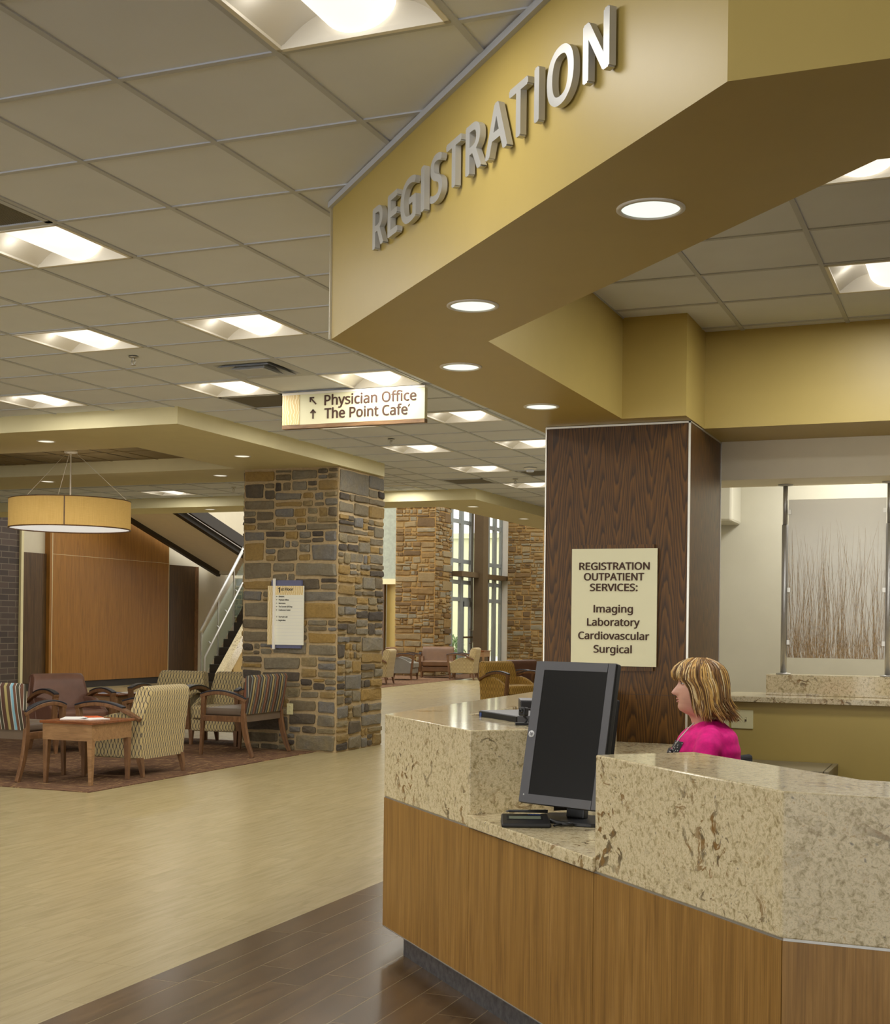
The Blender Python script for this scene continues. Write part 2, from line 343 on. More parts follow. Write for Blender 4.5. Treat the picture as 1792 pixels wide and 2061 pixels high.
    def build(s, name, mats, parent=None, bevel=0, seg=2, tan=False, subsurf=0, autosmooth=False):
        me = bpy.data.meshes.new(name); me.from_pydata(s.v, [], s.f); me.validate(clean_customdata=False)
        if not isinstance(mats, (list, tuple)): mats = [mats]
        for m in mats: me.materials.append(MAT[m])
        for p, mi, sm in zip(me.polygons, s.mi, s.sm): p.material_index = mi; p.use_smooth = sm
        bm = bmesh.new(); bm.from_mesh(me); bmesh.ops.recalc_face_normals(bm, faces=bm.faces); bm.to_mesh(me); bm.free()
        uv = me.uv_layers.new(name='UVMap')
        for p in me.polygons:
            n = p.normal
            for li in p.loop_indices:
                x, y, z = me.vertices[me.loops[li].vertex_index].co
                if abs(n.z) > .72: u, v = x, y
                elif tan:
                    h = math.hypot(n.x, n.y) or 1; u, v = (-n.y * x + n.x * y) / h, z
                elif abs(n.x) > abs(n.y): u, v = y, z
                else: u, v = x, z
                uv.data[li].uv = (u, v)
        if any(s.r):
            at = me.attributes.new('rnd', 'FLOAT', 'FACE'); at.data.foreach_set('value', s.r[:len(me.polygons)])
        o = bpy.data.objects.new(name, me); COL.objects.link(o)
        if parent: o.parent = parent
        if bevel:
            b = o.modifiers.new('bevel', 'BEVEL'); b.width = bevel; b.segments = seg; b.limit_method = 'ANGLE'; b.angle_limit = math.radians(40)
            b.harden_normals = False
        if subsurf:
            q = o.modifiers.new('subsurf', 'SUBSURF'); q.levels = subsurf; q.render_levels = subsurf
            for p in me.polygons: p.use_smooth = True
        return o
def empty(name, loc=(0, 0, 0), rz=0.0):
    o = bpy.data.objects.new(name, None); o.empty_display_size = .1; COL.objects.link(o); o.location = loc; o.rotation_euler = (0, 0, rz); return o
def tag(o, label=None, cat=None, group=None, kind=None):
    if label: o['label'] = label
    if cat: o['category'] = cat
    if group: o['group'] = group
    if kind: o['kind'] = kind
    return o
def thing(name, label, cat, loc=(0, 0, 0), rz=0.0, group=None): return tag(empty(name, loc, rz), label, cat, group)
def struct(name, mb, mats, parent=None, **k):
    o = mb.build(name, mats, parent, **k)
    if not parent: o['kind'] = 'structure'
    return o
def dup(root, loc, rz, label=None, group=None):
    r = root.copy(); COL.objects.link(r); r.location = loc; r.rotation_euler = (0, 0, rz)
    if label: r['label'] = label
    if group: r['group'] = group
    for ch in root.children:
        c = ch.copy(); COL.objects.link(c); c.parent = r
        for g in ch.children:
            d = g.copy(); COL.objects.link(d); d.parent = c
    return r
FONT = None
try:
    import os
    FONT = bpy.data.fonts.load(os.path.join(bpy.utils.system_resource('DATAFILES'), 'fonts', 'NotoSansHebrew-Regular.woff2'))
except Exception: FONT = None
def glyph(s, bold, shear):
    cu_ = bpy.data.curves.new('txt', 'FONT'); cu_.body = s; cu_.size = 1.0; cu_.extrude = .5; cu_.offset = bold; cu_.shear = shear
    if FONT: cu_.font = FONT; cu_.body = s.replace('I', 'l')
    ob = bpy.data.objects.new('txt', cu_); COL.objects.link(ob); bpy.context.view_layer.update()
    me = bpy.data.meshes.new_from_object(ob.evaluated_get(bpy.context.evaluated_depsgraph_get()))
    bpy.data.objects.remove(ob); bpy.data.curves.remove(cu_)
    if FONT and 'I' in s:   # plain capital I, cut to cap height
        for v in me.vertices:
            if v.co.y > .606: v.co.y = .573 + bold
    return me
CAPH = max(v.co.y for v in glyph('H', 0, 0).vertices)
def text(name, s, mat, parent, o, t, u, x0, x1=None, base=0.0, height=.1, ext=.003, bold=0.0, shear=0.0, align='L', solid=False):
    # text on the plane through o with right vector t and up vector u; cap height = height; squeezed to span x0..x1
    me = glyph(s, bold if solid else 0, shear)
    xs = [v.co.x for v in me.vertices]; a, b = min(xs), max(xs); CAP = CAPH
    k = height / CAP; bd = 0 if solid else bold * 1.2; a -= bd; b += bd
    kx = (x1 - x0) / (b - a) if x1 is not None else k
    o, t, u = Vector(o), Vector(t), Vector(u); n = t.cross(u)
    sx = 0 if align == 'L' or x1 is not None else -(b - a) * kx / 2
    for v in me.vertices:
        v.co = o + t * (x0 + sx + (v.co.x - a) * kx) + u * (base + v.co.y * k) + n * (ext * (v.co.z + .5))
    if bold and not solid:   # heavier weight: slightly shifted copies of the same glyphs
        V = [v.co.copy() for v in me.vertices]; F = [tuple(p.vertices) for p in me.polygons]; VV, FF = [], []
        for q, (dx, dy) in enumerate([(-1, 0), (1, 0), (0, -.7), (0, .7), (0, 0)]):
            o_ = len(VV); VV += [v + t * dx * bold * 1.2 * kx + u * dy * bold * 1.2 * k + n * q * 2e-5 for v in V]; FF += [tuple(i + o_ for i in f) for f in F]
        me = bpy.data.meshes.new(name); me.from_pydata(VV, [], FF)
    me.materials.append(MAT[mat]); ob = bpy.data.objects.new(name, me); COL.objects.link(ob)
    if parent: ob.parent = parent
    return ob
def arrow(mb, o, t, u, c, size, ang, thick, ext):
    # a lined arrow centred at c=(x,y) pointing along ang
    o, t, u = Vector(o), Vector(t), Vector(u); n = t.cross(u)
    d = t * math.cos(ang) + u * math.sin(ang); e = t * -math.sin(ang) + u * math.cos(ang)
    p = o + t * c[0] + u * c[1]; h = size / 2
    mb.obox(p + n * ext / 2, (d, e, n), (h * .98, thick / 2, ext / 2))
    for sg in (1, -1):
        q = (d * -1 + e * sg).normalized(); L = size * .52
        mb.obox(p + d * (h - thick * .2) + q * (L / 2 - thick / 2) + n * ext * .55, (q, q.cross(n), n), (L / 2, thick / 2, ext / 2))

# ---------------------------------------------------------------- stone facing
def stone_face(mb, o, t, n, W, H, rng, big=.07, scale=1.0, depth=.022):
    o, t, n = Vector(o), Vector(t).normalized(), Vector(n).normalized(); u = Vector((0, 0, 1))
    def split(x0, y0, x1, y1, d):
        w_, h_ = x1 - x0, y1 - y0; tgt = big * scale * scale * math.exp(rng.gauss(-1.1, .75))
        if d > 14 or (w_ * h_ < tgt and w_ < .75 * scale and h_ < .34 * scale and h_ < w_ * rng.uniform(.42, 1.05)) or min(w_, h_) < .05 * scale:
            leaf(x0, y0, x1, y1); return
        k = rng.uniform(.3, .7)
        if h_ > w_ * rng.uniform(.32, .75) and h_ > .1 * scale:
            y = y0 + h_ * k; split(x0, y0, x1, y, d + 1); split(x0, y, x1, y1, d + 1)
        elif w_ > .13 * scale:
            x = x0 + w_ * k; split(x0, y0, x, y1, d + 1); split(x, y0, x1, y1, d + 1)
        else: leaf(x0, y0, x1, y1)
    def leaf(x0, y0, x1, y1):
        g = .0055 * scale ** .5; w_, h_ = x1 - x0 - 2 * g, y1 - y0 - 2 * g
        j = min(.02 * scale, .16 * min(w_, h_))
        cs = [(x0 + g + rng.uniform(0, j), y0 + g + rng.uniform(0, j)), (x1 - g - rng.uniform(0, j), y0 + g + rng.uniform(0, j)),
              (x1 - g - rng.uniform(0, j), y1 - g - rng.uniform(0, j)), (x0 + g + rng.uniform(0, j), y1 - g - rng.uniform(0, j))]
        pts = []
        for i in range(4):
            a, b = cs[i], cs[(i + 1) % 4]; L = math.hypot(b[0] - a[0], b[1] - a[1]); m = max(2, int(L / (.07 * scale)))
            c = min(.009 * scale, L * .16)
            for q in range(m + 1):
                f = c / L + (1 - 2 * c / L) * q / m
                nx, ny = -(b[1] - a[1]) / L, (b[0] - a[0]) / L; jj = rng.uniform(-.004, .004) * scale if 0 < q < m else 0
                pts.append((a[0] + (b[0] - a[0]) * f + nx * jj, a[1] + (b[1] - a[1]) * f + ny * jj))
        d = depth * rng.uniform(.55, 1.25); cx = sum(p[0] for p in pts) / len(pts); cy = sum(p[1] for p in pts) / len(pts)
        tx, ty = rng.uniform(-.05, .05), rng.uniform(-.05, .05); mb.rv = min(1, max(.001, rng.random()))
        ins = min(.016 * scale, .2 * min(w_, h_))
        r0 = [o + t * a + u * b for a, b in pts]; r1 = [o + t * a + u * b + n * (d * .72) for a, b in pts]
        r2 = []
        for a, b in pts:
            L = math.hypot(a - cx, b - cy) or 1; a2 = a - (a - cx) / L * ins; b2 = b - (b - cy) / L * ins
            r2.append(o + t * a2 + u * b2 + n * (d + tx * (a - cx) + ty * (b - cy) + rng.uniform(-.002, .002)))
        k = len(pts); V = r0 + r1 + r2 + [o + t * cx + u * cy + n * (d + rng.uniform(-.002, .005))]
        F = []
        for q in (0, 1):
            for i in range(k): F.append((q * k + i, q * k + (i + 1) % k, (q + 1) * k + (i + 1) % k, (q + 1) * k + i))
        F += [(2 * k + i, 2 * k + (i + 1) % k, 3 * k) for i in range(k)]
        mb.add(V, F)
    split(0, 0, W, H, 0); mb.rv = 0.0

# ================================================================ THE SETTING
# ---- floor
mb = MB(); mb.box((-22, -9, -.12), (9, 46, 0)); struct('floor', mb, 'tan_floor')
mb = MB(); mb.prism([(-2.967, -9), (9, -9), (9, 8.73), (-2.5, 8.73), (-2.967, 8.73)], -.05, .004); struct('floor_desk', mb, 'dark_floor')
mb = MB(); mb.box((-17.0, 8.722, -.05), (-6.612, 13.3, .006)); struct('floor_lounge', mb, 'carpet')
mb = MB(); mb.prism([(-16.5, 24.6), (-12.02, 25.4), (-12.42, 34.5), (-16.5, 34.5)], -.05, .006); struct('floor_atrium', mb, 'carpet')
mb = MB(); mb.box((-7.6, 18.9, -.05), (-3.0, 24.0, .006)); struct('floor_alcove', mb, 'carpet')

# ---- ceilings: tiles in an exposed grid, open where lights and grilles sit
MAINL = [(1, -1), (-3, 2), (-5, 5), (-3, 5), (-8, 8), (-5, 8), (-3, 8), (-5, 11), (-3, 11), (-8, 11), (-5, 14), (-3, 14), (-5, 17), (-3, 17), (-8, 20), (-5, 20), (-3, 20),
         (1, -4), (-3, -1), (-5, 2), (-8, 2), (-8, 5), (-5, -1), (-3, -4), (-11, 5), (-11, 8)]
GRILL = [(-3, 1), (-5, 9), (-6, 19), (-4, 18)]; DIFF = [(-4, 7)]
def inside_office(x, y):   # within the outer edge of the registration soffit
    return x > -2.6 and y > 2.98 and (x + y) > 2.46 and y < 8.7
def ceil_grid(name, gname, ox, oy, i0, i1, j0, j1, z, holes, keep, tile='ceiling_tile', grid='ceiling_grid'):
    tb, gb = MB(), MB(); h = .012
    cells = {(i, j) for i in range(i0, i1) for j in range(j0, j1) if keep(ox + i * T, oy + j * T)}
    for (i, j) in cells:
        x, y = ox + i * T, oy + j * T
        if (i, j) not in holes: tb.box((x + .001, y + .001, z + .006), (x + T - .001, y + T - .001, z + .03))
    rows = {}
    for (i, j) in cells:
        rows.setdefault(('v', i), set()).add(j); rows.setdefault(('v', i + 1), set()).add(j)
        rows.setdefault(('h', j), set()).add(i); rows.setdefault(('h', j + 1), set()).add(i)
    for (k, a), ss in rows.items():
        ss = sorted(ss); runs = []; st = ss[0]; pv = st
        for q in ss[1:] + [None]:
            if q is None or q != pv + 1: runs.append((st, pv + 1)); st = q
            pv = q
        for b, e in runs:
            if k == 'v': gb.box((ox + a * T - h, oy + b * T, z), (ox + a * T + h, oy + e * T, z + .02))
            else: gb.box((ox + b * T, oy + a * T - h, z + .0005), (ox + e * T, oy + a * T + h, z + .0195))
    struct(name, tb, tile); struct(gname, gb, grid)
def keep_main(x, y):
    cs = [(x, y), (x + T, y), (x, y + T), (x + T, y + T)]
    if all(inside_office(*c) for c in cs): return False
    if y > 16.6 and x < -6.9: return (y < 16.9)
    if y + T > 13.3 and x < -7.2 and y < 16.6: return False
    if x > -2.5 and y > 8.2: return False
    return True
ceil_grid('ceiling', 'ceiling_trim', GX, GY, -23, 9, -14, 40, CZ, set(MAINL + GRILL + DIFF), keep_main)
OX, OY = GX + .165 * T, GY + .08 * T
OFFL = [(3, 2), (3, 5)]
ceil_grid('ceiling_office', 'ceiling_trim_office', OX, OY, 0, 9, 0, 8, CZ - .002, set(OFFL), lambda x, y: all(inside_office(a, b) for a, b in [(x, y), (x + T, y), (x, y + T), (x + T, y + T)]))
LX, LY = GX + .43 * T, GY + .35 * T
LOUL = [(-14, 19)]
ceil_grid('ceiling_lounge', 'ceiling_trim_lounge', LX, LY, -24, -7, 15, 22, CZ - .002, set(LOUL), lambda x, y: True)
ceil_grid('ceiling_tray', 'ceiling_trim_tray', GX + .4 * T, GY + .3 * T, -26, -7, 10, 15, CZ - .006, set(), lambda x, y: x < -7.3, 'tray_tile_shaded', 'tray_tile_shaded')
mb = MB(); mb.box((-23, -9, CZ + .12), (9, 17.2, CZ + .2)); mb.box((-7.2, 17.2, CZ + .12), (9, 46, CZ + .2)); struct('ceiling_deck', mb, 'office_paint')
mb = MB(); mb.prism([(-24, 17.2), (-7, 17.2), (-7, 46), (-24, 46), (-24, 36), (-9, 36), (-9, 19.5), (-24, 19.5)], 7.2, 7.4); struct('ceiling_atrium', mb, 'beige_paint')  # invented roof opening, out of view, lets sky light brighten the atrium
mb = MB(); mb.box((-24, 16.9, CZ + .2), (-7.0, 17.0, 7.3)); mb.box((-7.2, 17.0, CZ + .1), (-7.05, 33.0, 7.3)); struct('wall_atrium', mb, 'beige_paint')

# ---- registration soffit
P1, P2 = Vector((-2.621, 5.081, 0)), Vector((-.551, 2.97, 0))
mb = MB(); mb.prism([(-2.621, 5.081), (-.551, 2.97), (5, 2.97), (5, 3.6), (-.28, 3.6), (-1.998, 5.338), (-1.998, 7.58), (-1.62, 7.58), (-1.62, 8.115), (5, 8.115), (5, 8.74), (-2.6, 8.74)], SZ, CZ + .1)
struct('ceiling_soffit', mb, 'gold_paint')
E45 = (P2 - P1).normalized(); N45 = Vector((-E45.y, E45.x, 0)) * -1
if N45.y > 0: N45 = -N45
mb = MB(); a = P1 + N45 * .001; b = P2 + N45 * .001
mb.obox(((a + b) / 2 + N45 * .006 + Vector((0, 0, CZ - .011))), (E45, N45, (0, 0, 1)), ((P2 - P1).length / 2 + .01, .012, .012))
mb.box((-2.632, 5.08, CZ - .022), (-2.62, 8.7, CZ)); struct('trim_1', mb, 'ceiling_grid')
mb = MB(); mb.obox(P1 + Vector((-.003, -.001, (SZ + CZ) / 2)), (E45, N45, (0, 0, 1)), (.005, .006, (CZ - SZ) / 2)); struct('trim_2', mb, 'alu')

# ---- wood clad column with metal corner trims
mb = MB(); mb.box((-2.518, 7.765, 0), (-1.633, 8.735, SZ)); wc = tag(struct('column_wood', mb, 'walnut'), 'square walnut clad column behind the registration desk', 'column')
mb = MB()
mb.box((-1.641, 7.757, .0), (-1.629, 7.769, SZ - .004)); mb.box((-2.522, 7.758, 0), (-2.514, 7.77, SZ - .004)); mb.box((-2.522, 7.757, SZ - .014), (-1.629, 7.766, SZ - .003)); mb.box((-1.634, 8.728, 0), (-1.628, 8.738, SZ)); mb.box((-1.634, 7.76, SZ - .012), (-1.627, 8.738, SZ - .003))
struct('trim_3', mb, 'alu')
mb = MB(); mb.box((-2.516, 7.764, .970), (-1.642, 7.7655, .9718)); struct('trim_4', mb, 'stair_dark')

# ---- office wall, header, half wall
mb = MB(); mb.box((-2.45, 8.735, 2.338), (5, 9.2, CZ)); struct('wall_header', mb, 'header_paint')
mb = MB(); mb.box((-2.45, 10.8, 0), (5, 10.92, CZ)); struct('wall_back', mb, 'office_paint')
mb = MB(); mb.box((-2.45, 10.4, 2.203), (-1.853, 10.805, CZ)); struct('wall_bulkhead', mb, 'office_paint', bevel=.02)
mb = MB(); mb.box((-2.45, 9.2, 2.95), (5, 10.8, 3.0)); struct('ceiling_back_room', mb, 'ceiling_tile')
mb = MB(); mb.box((-1.632, 8.745, 0), (5, 9.2, .893)); struct('wall_half', mb, 'gold_paint')
mb = MB(); mb.box((-2.5, 8.74, 0), (-2.42, 40, CZ)); struct('wall_corridor', mb, 'office_paint')
mb = MB(); mb.box((4.9, -9, 0), (5.1, 9.3, CZ)); struct('wall_right', mb, 'office_paint')

# ---- lounge soffit frame round a raised tray
mb = MB()
mb.prism([(-18, 9.48), (-6.33, 9.48), (-6.33, 13.62), (-18, 13.62), (-18, 12.445), (-7.57, 12.445), (-7.57, 10.66), (-18, 10.66)], LZ, CZ + .1)
struct('ceiling_soffit_lounge', mb, 'cream_paint')
mb = MB(); mb.prism([(-20, 16.45), (-6.31, 16.45), (-6.29, 34), (-7.15, 34), (-7.15, 17.35), (-20, 17.35)], LZ, CZ + .2); struct('ceiling_soffit_atrium', mb, 'cream_paint')

# ---- stone column of the lounge
rng = random.Random(11)
mb = MB(); x0, x1, y0, y1 = -7.535, -6.385, 12.595, 13.72
mb.cur = 1; mb.box((x0, y0, 0), (x1, y1, LZ + .01)); mb.cur = 0
stone_face(mb, (x0, y0, 0), (1, 0, 0), (0, -1, 0), x1 - x0, LZ - .01, rng, big=.11, scale=1.2)
stone_face(mb, (x1, y0, 0), (0, 1, 0), (1, 0, 0), y1 - y0, LZ - .01, rng, big=.11, scale=1.2)
stone_face(mb, (x0, y1, 0), (0, -1, 0), (-1, 0, 0), y1 - y0, LZ - .01, rng)
tag(struct('column_stone', mb, ['stone', 'mortar']), 'square stone clad column standing at the lounge corner', 'column')

# ---- far left walls
mb = MB(); mb.box((-17.4, -9, 0), (-17.05, 20.3, 7.2)); struct('wall_left', mb, 'brick')
mb = MB(); mb.box((-17.2, 20.29, 0), (-17.0, 20.36, 7.2)); struct('trim_5', mb, 'cream_paint')
mb = MB(); mb.box((-17.5, 20.36, 0), (-17.12, 30, 7.2)); struct('wall_left_plaster', mb, 'beige_paint')
mb = MB(); mb.box((-17.2, 20.36, .1), (-17.08, 21.14, 2.665)); struct('trim_6', mb, 'dark_panel')
mb = MB(); mb.box((-17.2, 21.12, .14), (-17.0, 25.2, 6.9)); struct('trim_7', mb, 'orange_panel', bevel=.004)
mb = MB(); mb.box((-17.1, 21.2, 2.664), (-16.9985, 25.19, 2.67)); mb.box((-17.0, 21.19, .14), (-16.9975, 21.205, 6.9)); mb.box((-17.0, 25.19, .14), (-16.995, 25.205, 6.9)); struct('trim_8', mb, 'cream_paint')
mb = MB(); mb.box((-17.2, 20.36, 0), (-17.03, 26.4, .14)); struct('baseboard_left', mb, 'stair_dark')
mb = MB(); mb.box((-17.2, 25.2, .14), (-17.04, 26.32, 2.645)); struct('trim_9', mb, 'dark_panel')
mb = MB(); mb.box((-17.2, 26.32, 0), (-17.03, 26.46, 2.645)); struct('trim_10', mb, 'chair_wood')
# stone and panel behind the stair
rng = random.Random(5)
mb = MB(); mb.cur = 1; mb.box((-17.6, 28.2, 0), (-15.3, 28.4, 2.45)); mb.cur = 0; stone_face(mb, (-17.6, 28.2, 0), (1, 0, 0), (0, -1, 0), 2.3, 2.45, rng, scale=1.3)
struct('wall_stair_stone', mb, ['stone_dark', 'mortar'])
mb = MB(); mb.box((-16.0, 27.9, 0), (-14.9, 28.05, 2.45)); struct('wall_stair_panel', mb, 'dark_panel')
mb = MB(); mb.box((-24, 34.9, 0), (-14.6, 35.1, 7.2)); struct('wall_far', mb, 'beige_paint')
mb = MB(); mb.box((-17.0, 34.0, 2.64), (-14.55, 34.2, 7.0)); struct('wall_green_glass', mb, 'green_panel')
mb = MB(); mb.box((-17.0, 33.9, 2.487), (-14.55, 34.3, 2.64)); struct('trim_11', mb, 'cream_paint')
mb = MB(); mb.box((-17.0, 33.96, 0), (-15.75, 34.1, 2.487)); struct('trim_12', mb, 'dark_panel')
mb = MB(); mb.box((-15.75, 34.15, 0), (-14.55, 34.3, 2.487)); struct('wall_far_lower', mb, 'gold_paint')

# ---- far stone piers either side of the window wall
rng = random.Random(21)
mb = MB(); mb.cur = 1; mb.box((-14.66, 32.32, 0), (-13.52, 33.45, 7.2)); mb.cur = 0
stone_face(mb, (-14.66, 32.32, 0), (1, 0, 0), (0, -1, 0), 1.14, 7.1, rng, big=.09, scale=1.45, depth=.04); stone_face(mb, (-13.52, 32.32, 0), (0, 1, 0), (1, 0, 0), 1.13, 7.1, rng, big=.09, scale=1.45, depth=.04)
struct('column_stone_far', mb, ['stone_warm', 'mortar_warm'])
mb = MB(); mb.cur = 1; mb.box((-13.26, 37.32, 0), (-12.15, 39.5, 7.2)); mb.cur = 0
stone_face(mb, (-13.26, 37.32, 0), (1, 0, 0), (0, -1, 0), 1.11, 7.1, rng, big=.07, scale=1.35, depth=.04); stone_face(mb, (-12.15, 37.32, 0), (0, 1, 0), (1, 0, 0), 2.2, 7.1, rng, big=.06, depth=.04)
struct('column_stone_far_window', mb, ['stone_warm', 'mortar_warm'])
mb = MB(); mb.box((-12.2, 37.9, 0), (-6.9, 38.1, 7.2)); struct('wall_end', mb, 'beige_paint')
mb = MB(); mb.box((-7.2, 34, 0), (-2.4, 34.2, CZ)); struct('wall_corridor_end', mb, 'beige_paint')
# ---- window wall, one frame per bay
def window(name, y0, y1, levels, door=False):
    m = MB(); x0, x1 = -13.58, -13.5; W = .2
    ys = [y0, (y0 + y1) / 2 + (-.1 if door else .0), y1]
    for y in ys: m.box((x0, y - W / 2, 0), (x1, y + W / 2, 7.2))
    for z in levels: m.box((x0 + .01, y0, z - .055), (x1 - .01, y1, z + .055))
    o = struct(name, m, 'window_frame')
    g = MB(); g.box((-13.545, y0, .0), (-13.535, y1, 7.2)); g.build('pane', 'window_glass', o)
    return o
window('window_1', 33.45, 35.0, [.05, 2.077, 2.55, 3.13, 4.22, 5.6, 7.1])
window('window_2', 36.3, 37.5, [.05, 2.077, 2.55, 3.13, 4.22, 5.6, 7.1])
d = MB()
for y in (34.32, 34.93): d.box((-13.57, y - .05, .02), (-13.49, y + .06, 2.02))
for z in (.1, 1.96): d.box((-13.57, 34.3, z - .08), (-13.49, 34.95, z + .08))
d1 = struct('door_1', d, 'window_frame')
d = MB(); d.box((-13.48, 34.3, 1.0), (-13.44, 34.95, 1.05)); d.tube([(-13.49, 34.82, .85), (-13.38, 34.82, .9), (-13.38, 34.82, 1.2), (-13.49, 34.82, 1.25)], .016); d.build('handle', 'bronze', d1)
mb = MB(); mb.box((-13.36, 34.75, 0), (-13.08, 35.15, 7.2)); struct('column_bronze', mb, 'bronze')
mb = MB(); mb.box((-13.5, 33.45, 2.69), (-13.2, 34.8, 2.83)); mb.box((-13.5, 35.15, 2.69), (-13.3, 37.6, 2.83)); struct('trim_13', mb, 'bronze')
mb = MB(); mb.box((-13.62, 37.5, 0), (-13.28, 37.7, 7.2)); struct('wall_window_reveal', mb, 'white_metal')
# outside
mb = MB(); mb.box((-60, 30, -.3), (-13.7, 80, -.12)); struct('ground_outside', mb, 'ext_ground')
mb = MB(); mb.box((-50, 60, -.2), (-12, 61, 5.55)); mb.box((-50.2, 59.8, 5.55), (-11.8, 61.2, 5.8)); struct('wall_outside', mb, 'ext_wall')

# ================================================================ CEILING FITTINGS
def place_word(x, y):
    return ''
def troffer(name, label, loc, rz=0, group='recessed ceiling lights', lamp=True):
    root = thing(name, label, 'ceiling light', loc, rz, group)
    h = T / 2 - .012
    m = MB(); z0 = .004
    # outer lip
    for a, b in (((-h, -h), (h, -h + .018)), ((-h, h - .018), (h, h)), ((-h, -h), (-h + .018, h)), ((h - .018, -h), (h, h))): m.box((a[0], a[1], -.004), (b[0], b[1], .012))
    m.build('frame', 'white_metal', root)
    m = MB(); k = 10; H = h - .015; R = []
    prof = []
    for i in range(k + 1):   # two concave wings rising to the centre
        t = i / k; prof.append((-H + t * (H - .115), .004 + .085 * math.sin(t * PI / 2)))
    prof = prof + [(-x, z) for x, z in prof[::-1]]
    m.loft([[(x, -H, z) for x, z in prof], [(x, H, z) for x, z in prof]], cap=False, closed=False)
    m.add([(x, -H, z) for x, z in prof], [tuple(range(len(prof)))]); m.add([(x, H, z) for x, z in prof], [tuple(range(len(prof)))])
    m.build('reflector', 'white_metal', root)
    m = MB(); rr = []; L = H - .012
    for y in (-L, L):
        rr.append([(.125 * math.cos(PI + PI * i / 16), y, .086 + .082 * math.sin(PI + PI * i / 16)) for i in range(17)])
    m.loft(rr, cap=True, closed=False); m.build('diffuser', 'lamp_diffuser', root)
    return root
tr0 = None
def tl(i, j, ox=GX, oy=GY, label='', cool=False, z=CZ, full=True):
    global tr0
    x, y = ox + (i + .5) * T, oy + (j + .5) * T - (.1 if (i, j) == (-8, 20) else 0)
    if tr0 is None: tr0 = o = troffer('ceiling_light', label, (x, y, z), 0)
    else: o = dup(tr0, (x, y, z), 0, label)
    if not full: return o
    l = bpy.data.lights.new('lamp', 'AREA'); l.shape = 'SQUARE'; l.size = .5; l.energy = TROFFER_W * (2.2 if cool else 1); l.color = (.96, .98, 1.0) if cool else (1, .97, .92)
    lo = bpy.data.objects.new('lamp', l); COL.objects.link(lo); lo.parent = o; lo.location = (0, 0, -.012)
    for sx in ((-1, 1) if full else ()):
        l = bpy.data.lights.new('lamp', 'POINT'); l.energy = PAN_W; l.shadow_soft_size = .02; l.color = (1, .955, .87)
        lo = bpy.data.objects.new('lamp', l); COL.objects.link(lo); lo.parent = o; lo.location = (sx * .19, 0, .012)
    return o
LLAB = {(1, -1): 'square recessed ceiling light nearest the registration lettering, cut by the top edge', (-3, 2): 'square recessed ceiling light at the left edge beside the perforated grille',
        (-5, 5): 'square recessed ceiling light to the left of the white sprinkler head', (-3, 5): 'square recessed ceiling light just left of the gold registration soffit corner',
        (-8, 8): 'square recessed ceiling light at the left edge above the lounge soffit corner', (-5, 8): 'square recessed ceiling light beside the louvered air diffuser',
        (-3, 8): 'square recessed ceiling light directly above the hanging direction sign', (-5, 11): 'square recessed ceiling light mostly hidden behind the hanging direction sign',
        (-3, 11): 'square recessed ceiling light just right of the hanging direction sign', (-5, 14): 'square recessed ceiling light below and right of the hanging direction sign',
        (-3, 14): 'square recessed ceiling light cut by the walnut column top, upper of two', (-5, 17): 'square recessed ceiling light below left of the round smoke detector',
        (-3, 17): 'square recessed ceiling light hidden behind the walnut column', (-8, 20): 'square recessed ceiling light just right of the stone column top',
        (-5, 20): 'square recessed ceiling light cut by the walnut column, lower of two', (-3, 20): 'square recessed ceiling light far down the corridor behind the walnut column'}
for c in MAINL: tl(*c, full=c not in ((-8, 20), (-8, 11)), label=LLAB.get(c, 'square recessed ceiling light outside the picture over the lobby floor'))
tl(*OFFL[0], ox=OX, oy=OY, label='cool square ceiling light half hidden by the gold soffit edge', cool=True, z=CZ - .002)
tl(*OFFL[1], ox=OX, oy=OY, label='cool square ceiling light over the registration desk at the right edge', cool=True, z=CZ - .002)
tl(*LOUL[0], ox=LX, oy=LY, label='square ceiling light behind the drum pendant lamp over the lounge', z=CZ - .002)
def downlight(x, y, z, label, warm=False, r=.1, power=None, group='round recessed downlights'):
    o = thing('downlight', label, 'downlight', (x, y, z), 0, group)
    m = MB(); m.lathe([(r, 0), (r, -.004), (r * .86, -.006), (r * .84, .01)], cap=False, k=36); m.build('trim_ring', 'white_metal', o)
    m = MB(); m.lathe([(r * .86, -.0005), (r * .5, -.001), (1e-4, -.0015)], cap=False, k=36); m.build('lens', 'down_lens_warm' if warm else 'down_lens', o)
    p = DOWN_W if power is None else power * .5
    if p:
        l = bpy.data.lights.new('lamp', 'SPOT'); l.energy = p; l.spot_size = math.radians(110); l.spot_blend = .8; l.shadow_soft_size = .08; l.color = (1, .92, .76) if warm else (.94, 1, .94)
        lo = bpy.data.objects.new('lamp', l); COL.objects.link(lo); lo.parent = o; lo.location = (0, 0, -.02)
    return o
downlight(-.922, 3.797, SZ, 'largest round downlight in the gold soffit, beside the letters of the desk sign', r=.1)
downlight(-1.831, 4.719, SZ, 'round downlight in the gold soffit, second from the near end', r=.1)
downlight(-2.315, 5.82, SZ, 'round downlight in the gold soffit, third from the near end', r=.1)
downlight(-2.308, 7.02, SZ, 'round downlight in the gold soffit just before the walnut column', r=.1)
for (x, y), lb in zip([(-8.137, 10.036), (-6.933, 11.539), (-10.481, 12.962), (-8.09, 12.994), (-10.667, 16.856)],
                      ['downlight in the cream lounge soffit above the drum pendant', 'downlight in the cream lounge soffit just left of the stone column', 'downlight in the rear lounge soffit behind the left pendant wire',
                       'downlight in the rear lounge soffit close to the left side of the stone column', 'downlight in the far soffit above the stair railing']):
    downlight(x, y, LZ, lb, True, .088, 14)
downlight(-6.72, 17.42, LZ, 'downlight in the far cream soffit above the tall window', True, .088, 9)
